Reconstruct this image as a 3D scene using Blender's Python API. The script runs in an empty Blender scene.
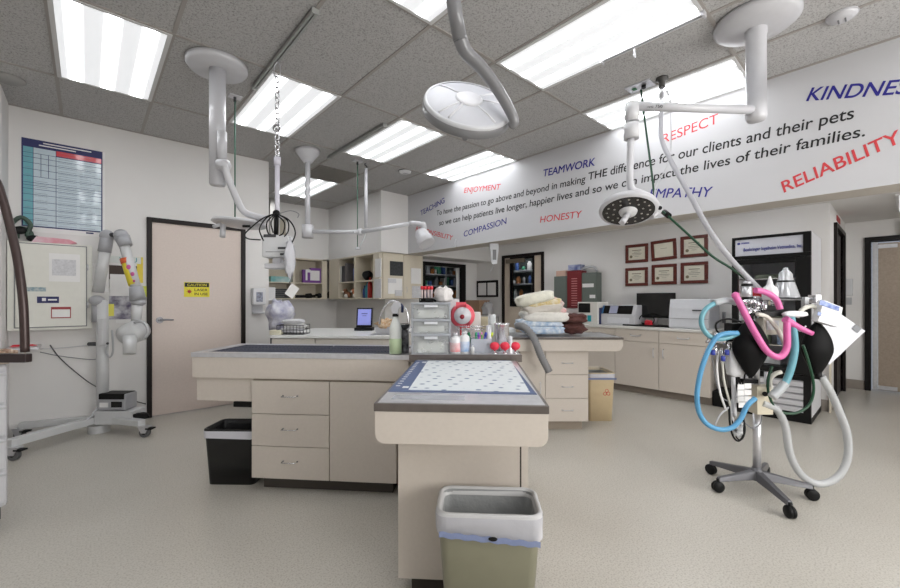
import bpy, bmesh, math, random
from mathutils import Vector, Matrix, noise
random.seed(7)
SC = bpy.context.scene
COL = SC.collection
PI = math.pi

# ------------------------------------------------------------------ camera, light, exposure
FPX, HOR, CAMH = 404.0, 300.0, 1.265
YAW = math.radians(48.07)
S_, C_ = math.sin(YAW), math.cos(YAW)
cam_d = bpy.data.cameras.new('camera'); cam = bpy.data.objects.new('camera', cam_d); COL.objects.link(cam)
cam.location = (0, 0, CAMH)
cam.rotation_euler = (PI/2, 0, YAW - PI/2)
cam_d.sensor_width = 36; cam_d.lens = FPX/900*36
cam_d.shift_y = (HOR-294)/900.0
cam_d.clip_start = 0.05
SC.camera = cam
w = bpy.data.worlds.new('world'); SC.world = w; w.use_nodes = True
w.node_tree.nodes['Background'].inputs[0].default_value = (0.8, 0.87, 1, 1)
w.node_tree.nodes['Background'].inputs[1].default_value = 0.3
SC.view_settings.view_transform = 'Standard'; SC.view_settings.look = 'None'
SC.view_settings.exposure = 0.2; SC.view_settings.gamma = 1; SC.view_settings.use_curve_mapping = False
PANEL = 9.0                         # radiance of the ceiling light diffusers

wl = bpy.data.lights.new('added_fill', 'AREA'); wl.shape = 'RECTANGLE'; wl.size = 4.6; wl.size_y = 1.5; wl.energy = 150; wl.color = (1, .985, .96)
wlo = bpy.data.objects.new('added_fill', wl); COL.objects.link(wlo); wlo.location = (2.4, -2.93, 1.65); wlo.rotation_euler = (PI/2, 0, 0)   # added frontal fill behind the camera; no window is known there

# pixel -> place helpers (pixel rays met with real planes of the room)
def ray(px, py):
    x = (px-450)/FPX; y = (HOR-py)/FPX
    return Vector((x*S_+C_, -x*C_+S_, y))
CAMV = Vector((0, 0, CAMH))
def gz(px, py, z): r = ray(px, py); return CAMV + r*((z-CAMH)/r.z)
def gu(px, py, u): r = ray(px, py); return CAMV + r*(u/r.x)
def gv(px, py, v): r = ray(px, py); return CAMV + r*(v/r.y)
def D(px, py, d): return CAMV + ray(px, py)*d
def dep(p): return p.x*C_+p.y*S_
RZ = YAW-PI/2                       # rotation whose local x is camera right, y away

# ------------------------------------------------------------------ materials
def lin(c):
    c = [x/255 for x in c]
    return tuple(x/12.92 if x <= .04045 else ((x+.055)/1.055)**2.4 for x in c)+(1,)
MATS = {}
def M(name, rgb, rough=.5, metal=0, var=.0, scale=20, bump=0, bscale=None, trans=0, alpha=1, emit=0, coat=0, rgb2=None):
    if name in MATS: return MATS[name]
    m = bpy.data.materials.new(name); m.use_nodes = True; nt = m.node_tree; b = nt.nodes['Principled BSDF']
    c = lin(rgb)
    b.inputs['Base Color'].default_value = c; b.inputs['Roughness'].default_value = rough
    b.inputs['Metallic'].default_value = metal
    b.inputs['Transmission Weight'].default_value = trans; b.inputs['Alpha'].default_value = alpha
    b.inputs['Coat Weight'].default_value = coat
    tc = nt.nodes.new('ShaderNodeTexCoord')
    n = nt.nodes.new('ShaderNodeTexNoise'); n.inputs['Scale'].default_value = scale; n.inputs['Detail'].default_value = 4
    nt.links.new(tc.outputs['Object'], n.inputs['Vector'])
    r = nt.nodes.new('ShaderNodeMapRange'); r.inputs['From Min'].default_value = .3; r.inputs['From Max'].default_value = .7
    r.inputs['To Min'].default_value = 0; r.inputs['To Max'].default_value = 1
    nt.links.new(n.outputs['Fac'], r.inputs['Value'])
    mx = nt.nodes.new('ShaderNodeMix'); mx.data_type = 'RGBA'
    nt.links.new(r.outputs['Result'], mx.inputs['Factor'])
    v = var if var else .02
    c2 = lin(rgb2) if rgb2 else tuple(min(1, x*(1+v)) for x in c[:3])+(1,)
    mx.inputs['A'].default_value = c if rgb2 else tuple(x*(1-v) for x in c[:3])+(1,)
    mx.inputs['B'].default_value = c2
    nt.links.new(mx.outputs['Result'], b.inputs['Base Color'])
    if bump:
        n2 = nt.nodes.new('ShaderNodeTexNoise'); n2.inputs['Scale'].default_value = bscale or scale*2; n2.inputs['Detail'].default_value = 3
        nt.links.new(tc.outputs['Object'], n2.inputs['Vector'])
        bp = nt.nodes.new('ShaderNodeBump'); bp.inputs['Strength'].default_value = bump; bp.inputs['Distance'].default_value = .01
        nt.links.new(n2.outputs['Fac'], bp.inputs['Height']); nt.links.new(bp.outputs['Normal'], b.inputs['Normal'])
    if emit:
        nt.links.new(mx.outputs['Result'], b.inputs['Emission Color']); b.inputs['Emission Strength'].default_value = emit
    MATS[name] = m
    return m

wallp = M('wall paint', (218, 216, 214), .6, var=.015, scale=3, bump=.05, bscale=180)
beamp = M('beam paint', (196, 196, 199), .55, var=.01, scale=3, bump=.04, bscale=180)
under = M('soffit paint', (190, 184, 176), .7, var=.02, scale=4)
lam = M('beige laminate', (200, 191, 181), .42, var=.02, scale=60)
lam2 = M('pale laminate', (214, 209, 200), .4, var=.015, scale=60)
shelfm = M('almond melamine', (205, 196, 178), .5, var=.02, scale=40)
gap = M('dark joint', (60, 54, 48), .8)
steel = M('stainless steel', (206, 206, 210), .3, .7, var=.06, scale=30, bump=.02, bscale=300)
steeld = M('dull steel edge', (118, 111, 107), .34, .7, var=.08, scale=25)
chrome = M('chrome', (215, 215, 218), .13, 1)
white = M('white enamel', (192, 192, 196), .32, coat=.2)
whitem = M('matt white plastic', (202, 202, 204), .5)
grey = M('light grey plastic', (176, 177, 180), .45)
midg = M('mid grey plastic', (120, 121, 124), .5)
dgrey = M('dark grey plastic', (62, 63, 66), .45)
black = M('black rubber', (12, 12, 13), .5)
blackm = M('black painted metal', (15, 13, 13), .45)
brownf = M('dark brown door frame paint', (24, 17, 16), .45)
paper = M('paper', (226, 225, 224), .7, var=.02, scale=10)
paperg = M('printed paper grey', (202, 202, 205), .7, var=.12, scale=70)
ink = M('black ink', (24, 24, 26), .6)
inkb = M('blue paint', (36, 32, 132), .55)
inkr = M('red paint', (204, 60, 66), .55)
red = M('red plastic', (206, 36, 52), .35)
pink = M('pink silicone', (208, 96, 158), .38, coat=.15)
blue = M('blue corrugated hose', (84, 150, 192), .45)
teal = M('teal tubing', (104, 164, 178), .35, coat=.2, alpha=.9)
clearh = M('translucent hose', (196, 198, 200), .3, alpha=.72)
green = M('dark green hose', (8, 62, 38), .35)
yellow = M('yellow label', (226, 214, 52), .55)
glass = M('clear glass', (255, 255, 255), .03, trans=1, alpha=1)
glass.node_tree.nodes['Principled BSDF'].inputs['IOR'].default_value = 1.05
navy = M('navy print', (36, 40, 92), .55)
wood = M('cherry wood frame', (92, 34, 24), .4, var=.2, scale=25)
liner = M('translucent white liner', (214, 216, 222), .3, alpha=.9, bump=.5, bscale=18)
screen = M('black screen', (8, 8, 9), .12)

for _m in (black, blackm, brownf): _m.node_tree.nodes['Principled BSDF'].inputs['Specular IOR Level'].default_value = .25
# floor
def floor_mat():
    m = bpy.data.materials.new('speckled sealed floor'); m.use_nodes = True; nt = m.node_tree; b = nt.nodes['Principled BSDF']
    tc = nt.nodes.new('ShaderNodeTexCoord')
    def nz(s, d=3):
        n = nt.nodes.new('ShaderNodeTexNoise'); n.inputs['Scale'].default_value = s; n.inputs['Detail'].default_value = d
        nt.links.new(tc.outputs['Object'], n.inputs['Vector']); return n
    a = nz(1.3, 5); c = nz(120, 3); e = nz(60, 3)
    r1 = nt.nodes.new('ShaderNodeValToRGB'); r1.color_ramp.elements[0].color = lin((184, 179, 170)); r1.color_ramp.elements[1].color = lin((198, 194, 186))
    r1.color_ramp.elements[0].position = .2; r1.color_ramp.elements[1].position = .8
    nt.links.new(a.outputs['Fac'], r1.inputs['Fac'])
    r2 = nt.nodes.new('ShaderNodeValToRGB'); r2.color_ramp.elements[0].color = (.74, .72, .69, 1); r2.color_ramp.elements[1].color = (1.0, 1.0, 1.0, 1)
    r2.color_ramp.elements[0].position = .34; r2.color_ramp.elements[1].position = .52
    nt.links.new(c.outputs['Fac'], r2.inputs['Fac'])
    r3 = nt.nodes.new('ShaderNodeValToRGB'); r3.color_ramp.elements[0].color = (.9, .9, .9, 1); r3.color_ramp.elements[1].color = (1.05, 1.05, 1.04, 1)
    nt.links.new(e.outputs['Fac'], r3.inputs['Fac'])
    x = nt.nodes.new('ShaderNodeMix'); x.data_type = 'RGBA'; x.blend_type = 'MULTIPLY'; x.inputs['Factor'].default_value = 1
    nt.links.new(r1.outputs['Color'], x.inputs['A']); nt.links.new(r2.outputs['Color'], x.inputs['B'])
    y = nt.nodes.new('ShaderNodeMix'); y.data_type = 'RGBA'; y.blend_type = 'MULTIPLY'; y.inputs['Factor'].default_value = 1
    nt.links.new(x.outputs['Result'], y.inputs['A']); nt.links.new(r3.outputs['Color'], y.inputs['B'])
    nt.links.new(y.outputs['Result'], b.inputs['Base Color'])
    rr = nt.nodes.new('ShaderNodeMapRange'); rr.inputs['To Min'].default_value = .27; rr.inputs['To Max'].default_value = .33
    nt.links.new(a.outputs['Fac'], rr.inputs['Value']); nt.links.new(rr.outputs['Result'], b.inputs['Roughness'])
    return m
floorm = floor_mat()
def tile_mat():
    m = bpy.data.materials.new('fissured ceiling tile'); m.use_nodes = True; nt = m.node_tree; b = nt.nodes['Principled BSDF']
    tc = nt.nodes.new('ShaderNodeTexCoord'); n = nt.nodes.new('ShaderNodeTexNoise'); n.inputs['Scale'].default_value = 95; n.inputs['Detail'].default_value = 2; n.inputs['Distortion'].default_value = .8
    nt.links.new(tc.outputs['Object'], n.inputs['Vector'])
    r = nt.nodes.new('ShaderNodeValToRGB'); r.color_ramp.elements[0].position = .36; r.color_ramp.elements[1].position = .5
    r.color_ramp.elements[0].color = lin((146, 144, 143)); r.color_ramp.elements[1].color = lin((184, 183, 182))
    nt.links.new(n.outputs['Fac'], r.inputs['Fac']); nt.links.new(r.outputs['Color'], b.inputs['Base Color'])
    b.inputs['Roughness'].default_value = .9
    bp = nt.nodes.new('ShaderNodeBump'); bp.inputs['Strength'].default_value = .5; bp.inputs['Distance'].default_value = .004
    nt.links.new(n.outputs['Fac'], bp.inputs['Height']); nt.links.new(bp.outputs['Normal'], b.inputs['Normal'])
    return m
tilem = tile_mat()
def diffuser_mat():
    m = bpy.data.materials.new('glowing diffuser'); m.use_nodes = True; nt = m.node_tree; b = nt.nodes['Principled BSDF']
    tc = nt.nodes.new('ShaderNodeTexCoord'); sp = nt.nodes.new('ShaderNodeSeparateXYZ')
    nt.links.new(tc.outputs['Object'], sp.inputs['Vector'])
    # three tubes run lengthwise behind the acrylic
    mt = nt.nodes.new('ShaderNodeMath'); mt.operation = 'MULTIPLY'; mt.inputs[1].default_value = 2*PI/.19
    nt.links.new(sp.outputs['X'], mt.inputs[0])
    co = nt.nodes.new('ShaderNodeMath'); co.operation = 'COSINE'; nt.links.new(mt.outputs[0], co.inputs[0])
    r = nt.nodes.new('ShaderNodeMapRange'); r.inputs['From Min'].default_value = -.15; r.inputs['To Min'].default_value = .60; r.inputs['To Max'].default_value = PANEL
    r.interpolation_type = 'SMOOTHSTEP'
    nt.links.new(co.outputs[0], r.inputs['Value'])
    b.inputs['Base Color'].default_value = (.5, .5, .5, 1); b.inputs['Emission Color'].default_value = (.955, .975, 1, 1)
    nt.links.new(r.outputs['Result'], b.inputs['Emission Strength'])
    return m
diffm = diffuser_mat()

# ------------------------------------------------------------------ mesh builder
def frame_from(d):
    d = d.normalized(); a = Vector((0, 0, 1)) if abs(d.z) < .9 else Vector((1, 0, 0))
    x = d.cross(a).normalized(); return x, x.cross(d).normalized()
def smoothpath(P, k=6):
    P = [Vector(p) for p in P]
    if len(P) < 3: return P
    out = []; Q = [2*P[0]-P[1]]+P+[2*P[-1]-P[-2]]
    for i in range(1, len(Q)-2):
        a, b, c, d = Q[i-1], Q[i], Q[i+1], Q[i+2]
        for j in range(k):
            t = j/k
            out.append(.5*((2*b)+(c-a)*t+(2*a-5*b+4*c-d)*t*t+(3*b-a-3*c+d)*t**3))
    out.append(P[-1]); return out
class MB:
    def __init__(s): s.v = []; s.f = []; s.mi = []; s.sm = []; s.m = 0
    def add(s, v, f, sm=False):
        o = len(s.v); s.v += [Vector(p) for p in v]
        for q in f: s.f.append([i+o for i in q]); s.mi.append(s.m); s.sm.append(sm)
        return s
    def box(s, x0, x1, y0, y1, z0, z1, T=None):
        v = [Vector(p) for p in ((x0,y0,z0),(x1,y0,z0),(x1,y1,z0),(x0,y1,z0),(x0,y0,z1),(x1,y0,z1),(x1,y1,z1),(x0,y1,z1))]
        if T: v = [T @ p for p in v]
        return s.add(v, [(0,3,2,1),(4,5,6,7),(0,1,5,4),(1,2,6,5),(2,3,7,6),(3,0,4,7)])
    def cb(s, c, sx, sy, sz, T=None):
        c = Vector(c)
        if T: return s.box(-sx/2, sx/2, -sy/2, sy/2, -sz/2, sz/2, Matrix.Translation(c) @ T)
        return s.box(c.x-sx/2, c.x+sx/2, c.y-sy/2, c.y+sy/2, c.z-sz/2, c.z+sz/2)
    def cyl(s, a, b, r, r2=None, n=16, cap=True):
        return s.tube([a, b], [r, r if r2 is None else r2], n, cap)
    def tube(s, P, r, n=10, cap=True, sm=0, ribs=None):
        P = [Vector(p) for p in P]
        if sm: P = smoothpath(P, sm)
        if ribs:
            L = [P[0]]
            for p in P[1:]:
                seg = (p-L[-1]).length; k = max(1, int(seg/(ribs/2))); a = L[-1]
                for j in range(1, k+1): L.append(a.lerp(p, j/k))
            P = L; r = [r*(1.0 if i % 2 else .84) for i in range(len(P))]
        R = r if isinstance(r, (list, tuple)) else [r]*len(P)
        if len(R) != len(P): R = [R[0]+(R[-1]-R[0])*i/(len(P)-1) for i in range(len(P))]
        x = None; V = []
        for i, p in enumerate(P):
            d = (P[min(i+1, len(P)-1)]-P[max(i-1, 0)])
            if d.length < 1e-9: d = Vector((0, 0, 1))
            d.normalize()
            if x is None: x, y = frame_from(d)
            else:
                x = (x-d*x.dot(d)).normalized(); y = x.cross(d)
            for j in range(n):
                t = 2*PI*j/n; V.append(p+(x*math.cos(t)+y*math.sin(t))*R[i])
        F = []
        for i in range(len(P)-1):
            for j in range(n):
                k = (j+1) % n; F.append((i*n+j, i*n+k, (i+1)*n+k, (i+1)*n+j))
        s.add(V, F, True)
        if cap:
            o = len(s.v)-len(V)
            for base in (0, (len(P)-1)*n):
                s.f.append([o+base+j for j in range(n)]); s.mi.append(s.m); s.sm.append(False)
        return s
    def lathe(s, prof, o=(0,0,0), n=24, T=None, sm=True):
        o = Vector(o); V = []
        for r, z in prof:
            for j in range(n):
                t = 2*PI*j/n; p = Vector((r*math.cos(t), r*math.sin(t), z))
                if T: p = T @ p
                V.append(o+p)
        F = []
        for i in range(len(prof)-1):
            for j in range(n):
                k = (j+1) % n; F.append((i*n+j, i*n+k, (i+1)*n+k, (i+1)*n+j))
        return s.add(V, F, sm)
    def ell(s, c, rx, ry, rz, n=16, T=None):
        pr = [(max(.001, math.sin(PI*i/10)), -math.cos(PI*i/10)) for i in range(11)]
        A = Matrix.Diagonal((rx, ry, rz)); A = (T @ A) if T else A
        return s.lathe(pr, c, n, A)
    def prism(s, pts, lo, hi, axis='z', T=None):
        n = len(pts); V = []
        for h in (lo, hi):
            for a, b in pts:
                p = Vector({'z': (a, b, h), 'y': (a, h, b), 'x': (h, a, b)}[axis])
                V.append(T @ p if T else p)
        F = [tuple(range(n))[::-1], tuple(range(n, 2*n))]+[(i, (i+1) % n, n+(i+1) % n, n+i) for i in range(n)]
        return s.add(V, F)
    def ring(s, c, r1, r2, z0, z1, n=32, T=None):
        return s.lathe([(r1, z0), (r2, z0), (r2, z1), (r1, z1), (r1, z0)], c, n, T, False)
    def blob(s, c, sx, sy, sz, seed=0, amp=.12, pw=3.0, fr=3.0, n=22, T=None):
        c = Vector(c); V = []; m = n//2
        def sp(x): return math.copysign(abs(x)**(2/pw), x)
        for i in range(m+1):
            ph = -PI/2+PI*i/m
            for j in range(n):
                th = 2*PI*j/n
                p = Vector((sp(math.cos(ph))*sp(math.cos(th))*sx/2, sp(math.cos(ph))*sp(math.sin(th))*sy/2, sp(math.sin(ph))*sz/2))
                q = Vector((p.x/sx, p.y/sy, p.z/sz))*fr+Vector((seed*7.3, seed*1.7, 0))
                k = 1+amp*noise.noise(q)*2
                p = Vector((p.x*k, p.y*k, p.z*(1+amp*1.5*noise.noise(q*1.7))))
                if T: p = T @ p
                V.append(c+p)
        F = [(i*n+j, i*n+(j+1) % n, (i+1)*n+(j+1) % n, (i+1)*n+j) for i in range(m) for j in range(n)]
        return s.add(V, F, True)
    def build(s, name, mats, parent=None, bev=0, W=False, sub=0):
        if not isinstance(mats, (list, tuple)): mats = [mats]
        me = bpy.data.meshes.new(name)
        V = s.v
        if W and parent is not None:
            Mw = Matrix.Translation(parent.location) @ parent.rotation_euler.to_matrix().to_4x4()
            if parent.parent: Mw = Matrix.Translation(parent.parent.location) @ parent.parent.rotation_euler.to_matrix().to_4x4() @ Mw
            I = Mw.inverted()
            V = [I @ p for p in V]
        me.from_pydata([tuple(p) for p in V], [], s.f)
        for m in mats: me.materials.append(m)
        for p, mi, sm in zip(me.polygons, s.mi, s.sm): p.material_index = mi; p.use_smooth = sm
        bm = bmesh.new(); bm.from_mesh(me); bmesh.ops.recalc_face_normals(bm, faces=bm.faces); bm.to_mesh(me); bm.free()
        o = bpy.data.objects.new(name, me); COL.objects.link(o)
        if parent is not None: o.parent = parent
        if bev:
            b = o.modifiers.new('bevel', 'BEVEL'); b.width = bev; b.segments = 2; b.limit_method = 'ANGLE'; b.angle_limit = math.radians(40)
        if sub:
            b = o.modifiers.new('subsurf', 'SUBSURF'); b.levels = sub; b.render_levels = sub
        return o
def tag(o, label, cat, group=None, kind=None):
    o['label'] = label; o['category'] = cat
    if group: o['group'] = group
    if kind: o['kind'] = kind
    return o
def thing(name, label, cat, loc=(0, 0, 0), rz=0, group=None):
    o = bpy.data.objects.new(name, None); COL.objects.link(o); o.location = loc; o.rotation_euler = (0, 0, rz)
    o.empty_display_size = .05
    return tag(o, label, cat, group)
def struct(o): o['kind'] = 'structure'; return o
def dup(root, loc=None, rz=None, label=None):
    r = root.copy(); COL.objects.link(r)
    if loc is not None: r.location = loc
    if rz is not None: r.rotation_euler = (0, 0, rz)
    if label: r['label'] = label
    for ch in list(root.children):
        c = ch.copy(); COL.objects.link(c); c.parent = r
        for g in list(ch.children):
            d = g.copy(); COL.objects.link(d); d.parent = c
    return r
# lettering as mesh on a plane: p0 = baseline start, p1 = baseline end, nrm = facing, h = cap height
def letters(name, body, p0, p1, nrm, h, mat, parent=None, bold=0, shear=0, off=.002, W=True):
    cu = bpy.data.curves.new('t', 'FONT'); cu.body = body; cu.size = 1; cu.shear = shear; cu.bevel_depth = bold; cu.bevel_resolution = 0; cu.extrude = .004
    to = bpy.data.objects.new('t', cu); COL.objects.link(to)
    bpy.context.view_layer.update()
    me = bpy.data.meshes.new_from_object(to.evaluated_get(bpy.context.evaluated_depsgraph_get()))
    bpy.data.objects.remove(to)
    xs = [v.co.x for v in me.vertices]; x0, x1 = min(xs), max(xs)
    X = (p1-p0); L = X.length; X = X.normalized(); Z = nrm.normalized(); Y = Z.cross(X)
    sx = L/(x1-x0); sy = h/.70
    I = Matrix.Identity(4)
    if parent is not None and W: I = (Matrix.Translation(parent.location) @ parent.rotation_euler.to_matrix().to_4x4()).inverted()
    for v in me.vertices: v.co = I @ (p0+X*(v.co.x-x0)*sx+Y*v.co.y*sy+Z*(off+v.co.z*.1))
    me.materials.clear(); me.materials.append(mat); me.name = name
    o = bpy.data.objects.new(name, me); COL.objects.link(o)
    if parent is not None: o.parent = parent
    return o

# ------------------------------------------------------------------ structure
CE = 3.04; UB = 4.07; UB2 = 4.37; UW = 6.25; VD = 5.40; LOW = 2.37; SB = 2.05
def wallbox(name, x0, x1, y0, y1, z0, z1, mat=wallp):
    return struct(MB().box(x0, x1, y0, y1, z0, z1).build(name, mat))
struct(MB().box(-2.6, 8.3, -3.1, 8.1, -.1, 0).build('floor', floorm))
struct(MB().box(-2.6, UB, -3.1, 8.1, CE, CE+.1).build('ceiling', tilem))
struct(MB().box(UB2, 8.3, -3.1, 6.3, LOW, LOW+.1).build('ceiling', wallp))
# wall with the laser door, split round the door opening
DX0, DX1, DZ = .52, 1.405, 2.12
mb = MB().box(-.55, DX0, VD, VD+.12, 0, CE).box(DX1, 1.73, VD, VD+.12, 0, CE).box(DX0, DX1, VD, VD+.12, DZ, CE)
mb.box(1.61, 1.73, VD+.12, 7.95, 0, CE)
struct(mb.build('wall_back_left', wallp))
wallbox('wall_left', -.65, -.53, 4.95, VD, 0, CE)
wallbox('wall_left', -2.6, -.65, 4.95, 5.07, 0, CE)
wallbox('wall_left', -2.6, -2.5, -3, 4.95, 0, CE)
wallbox('wall_right', -2.6, 8.3, -3.1, -3.0, 0, CE)
wallbox('wall_alcove', 1.73, 4.0, 7.83, 7.95, 0, CE)
struct(MB().box(3.86, 3.98, 5.99, 7.83, 0, SB).build('wall_alcove_side', wallp))
# bulkheads over the alcove cabinets, and the long beam
struct(MB().box(1.73, 3.53, 7.50, 7.83, SB, CE).build('wall_bulkhead', wallp))
struct(MB().box(3.53, 3.98, 5.66, 7.83, SB, CE).build('wall_bulkhead', wallp))
struct(MB().box(3.53, UB, 5.60, 5.66, SB, CE).box(UB, UB2, 5.60, 5.66, SB, CE).box(UB2, UW, 5.60, 6.1, SB, LOW).build('wall_bulkhead', wallp))
mb = MB().box(UB, UB2, -3, 5.60, SB, CE)
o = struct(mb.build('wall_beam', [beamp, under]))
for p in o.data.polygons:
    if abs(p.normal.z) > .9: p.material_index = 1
wallbox('wall_window', 3.98, UW+.1, 6.1, 6.2, 0, LOW)
# back wall with the glazed door, opening v 4.40..5.34
D2a, D2b, D2z = 4.42, 5.31, 2.10
struct(MB().box(UW, UW+.12, .53, D2a, 0, LOW).box(UW, UW+.12, D2b, 6.2, 0, LOW).box(UW, UW+.12, D2a, D2b, D2z, LOW).build('wall_back', wallp))
# corridor
D3a, D3b = 6.72, 7.80
struct(MB().box(UW+.12, D3a, .53, .65, 0, LOW).box(D3b, 8.15, .53, .65, 0, LOW).box(D3a, D3b, .53, .65, 2.14, LOW).build('wall_corridor', wallp))
struct(MB().box(8.15, 8.3, .27, .65, 0, LOW).box(8.15, 8.3, -3, -.72, 0, LOW).box(8.15, 8.3, -.72, .27, 2.08, LOW).build('wall_end', wallp))
mb = MB()
for x0 in (.05, 1.65, 3.25): mb.box(x0, x0+.06, -3, -2.95, .85, 2.45).box(x0+1.5, x0+1.56, -3, -2.95, .85, 2.45).box(x0, x0+1.56, -3, -2.95, .85, .91).box(x0, x0+1.56, -3, -2.95, 2.39, 2.45)
struct(mb.build('added_window', white))  # unseen window frames, made up to go with the fill light
# baseboards
bbm = M('grey cove base', (140, 132, 124), .5, var=.05)
struct(MB().box(UW+.12, D3a-.06, .517, .53, 0, .13).build('baseboard_corridor', bbm))
struct(MB().box(D3b+.06, 8.15, .517, .53, 0, .13).box(8.137, 8.15, .33, .53, 0, .13).build('baseboard_corridor_end', bbm))
struct(MB().box(UW-.013, UW, .54, .62, 0, .13).build('baseboard_back', bbm))
struct(MB().box(-.52, DX0-.06, VD-.012, VD, 0, .13).build('baseboard_left', wallp))
struct(MB().box(6.2, UW, .515, .53, 0, 1.1).build('trim_1', shelfm))
# ceiling grid
G0, V0, T = -.1806, 4.4563, .61
mb = MB()
for k in range(-4, 8):
    u = G0+k*T
    if u < UB-.02: mb.box(u-.012, u+.012, -3, VD if u < 1.7 else 7.5, CE-.005, CE+.004)
for k in range(-7, 4):
    v = V0+k*2*T
    if v < 7.5:
        x0 = -.53 if v > 4.95 else -2.5
        if v > VD: x0 = 1.73
        mb.box(x0, UB if v < 5.6 else 3.53, v-.012, v+.012, CE-.006, CE+.004)
mb.box(-.53, 1.73, VD-.022, VD, CE-.006, CE+.002).box(UB-.022, UB, -3, 5.6, CE-.006, CE+.002)
struct(mb.build('trim_2', M('ceiling grid metal', (158, 153, 148), .6)))
# doors
def door_frame(mb, a0, a1, z1, c0, c1, axis, t=.055):
    def B(x0, x1, z0, zz):
        if axis == 'u': mb.box(x0, x1, c0, c1, z0, zz)
        else: mb.box(c0, c1, x0, x1, z0, zz)
    B(a0-t, a0, 0, z1+t); B(a1, a1+t, 0, z1+t); B(a0, a1, z1, z1+t)
mb = MB(); door_frame(mb, DX0, DX1, DZ-.01, VD-.03, VD+.12, 'u', .045)
f = mb.build('door_frame', brownf, bev=.004)
doorm = M('pinkish beige door laminate', (208, 194, 185), .45, var=.03, scale=50)
o = struct(MB().box(DX0+.002, DX1-.002, VD+.0, VD+.045, .01, DZ-.012).build('door_1', doorm)); f.parent = o
# lever handle
hp = gv(163, 320, VD)
mb = MB().cyl((hp.x-.03, VD, hp.z), (hp.x-.03, VD-.012, hp.z), .034, n=20).cyl((hp.x-.03, VD-.01, hp.z), (hp.x-.03, VD-.06, hp.z), .012)
mb.tube([(hp.x-.03, VD-.055, hp.z), (hp.x+.02, VD-.058, hp.z+.004), (hp.x+.09, VD-.052, hp.z)], [.013, .010, .008], sm=4)
mb.build('door_handle', M('brushed lever', (120, 120, 124), .35, .8), o)
# glazed back door (door_2)
mb = MB(); door_frame(mb, D2a, D2b, D2z, UW-.03, UW+.12, 'v')
f = mb.build('door_frame', brownf, bev=.004)
a, b = gu(510, 261, UW), gu(537, 305, UW)
wz1, wz0 = a.z+.02, 1.18; wv1, wv0 = a.y-.05, b.y+.10
mb = MB().box(UW, UW+.045, D2a, wv0, .01, D2z).box(UW, UW+.045, wv1, D2b, .01, D2z).box(UW, UW+.045, wv0, wv1, .01, wz0).box(UW, UW+.045, wv0, wv1, wz1, D2z)
d2 = struct(mb.build('door_2', M('tan door laminate', (196, 182, 166), .5, var=.03, scale=40))); f.parent = d2
mb = MB(); t = .045
mb.box(UW-.012, UW+.05, wv0-t, wv0, wz0-t, wz1+t).box(UW-.012, UW+.05, wv1, wv1+t, wz0-t, wz1+t).box(UW-.012, UW+.05, wv0, wv1, wz0-t, wz0).box(UW-.012, UW+.05, wv0, wv1, wz1, wz1+t)
mb.build('window_frame', blackm, d2)
MB().box(UW+.02, UW+.026, wv0, wv1, wz0, wz1).build('pane', glass, d2)
MB().box(UW-.05, UW, D2a+.38, D2b-.06, D2z-.11, D2z-.03).build('door_closer', M('bronze closer', (128, 118, 104), .45, .5), d2, bev=.006)
# back room behind the two glazed openings: dark store with shelves
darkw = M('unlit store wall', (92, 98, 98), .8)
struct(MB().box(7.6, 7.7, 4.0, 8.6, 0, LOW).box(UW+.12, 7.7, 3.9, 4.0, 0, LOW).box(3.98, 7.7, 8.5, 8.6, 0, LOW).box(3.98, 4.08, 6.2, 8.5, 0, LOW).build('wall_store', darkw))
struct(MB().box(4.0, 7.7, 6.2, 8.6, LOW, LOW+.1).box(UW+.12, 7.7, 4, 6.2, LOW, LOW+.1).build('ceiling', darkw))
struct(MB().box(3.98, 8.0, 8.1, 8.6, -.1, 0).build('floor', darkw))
sh = thing('storage_shelving', 'wire storage shelving with jars seen through the glazed tan door', 'shelf', (7.4, 5.75, 0))
mb = MB()
for z in (.5, .9, 1.3, 1.62, 1.92): mb.box(-.2, .15, -.8, .7, z-.012, z+.012)
for y in (-.78, .68):
    for x in (-.19, .14): mb.box(x-.012, x+.012, y-.012, y+.012, 0, 2.1)
mb.build('rack', steel, sh)
cols = [M('amber jar', (150, 96, 52), .4), M('white jar', (205, 205, 205), .4), M('green jar', (60, 130, 100), .4), M('blue jar', (60, 90, 150), .4), M('silver tin', (150, 152, 156), .35, .6)]
def jars(shelfz, lo, hi, mk, group, labels, n=5):
    i = 0
    for z in shelfz:
        x = lo+random.random()*.08
        while x < hi-.06:
            wd = random.uniform(.05, .11); h = random.uniform(.08, .2)
            mk(x+wd/2, z+.012, wd, h, cols[i % 5], i); x += wd+random.uniform(.02, .12); i += 1
def mkA(x, z, wd, h, m, i):
    mb = MB().lathe([(.001, 0), (wd/2, 0), (wd/2, h*.8), (wd*.3, h*.86), (wd*.3, h), (.001, h)], (7.3, x, z), 12)
    tag(mb.build('storage_jar', m), 'small jar on the wire shelving behind the glazed tan door', 'jar', 'jars behind the glazed tan door')
jars((1.3, 1.62, 1.92), 5.05, 6.4, mkA, '', '')
sh = thing('storage_shelving', 'wire storage shelving seen through the wide black-framed window', 'shelf', (6.35, 7.4, 0))
mb = MB()
for z in (.9, 1.3, 1.6, 1.86): mb.box(-1.2, .8, -.2, .15, z-.012, z+.012)
for x in (-1.18, .0, .78):
    for y in (-.19, .14): mb.box(x-.012, x+.012, y-.012, y+.012, 0, 2.1)
mb.build('rack', steel, sh)
def mkB(x, z, wd, h, m, i):
    mb = MB().box(x-wd/2, x+wd/2, 7.3, 7.45, z, z+h)
    tag(mb.build('storage_carton', m), 'small carton on the shelving behind the wide window', 'box', 'cartons behind the wide window')
jars((1.3, 1.6, 1.86), 5.25, 7.05, mkB, '', '')
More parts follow.
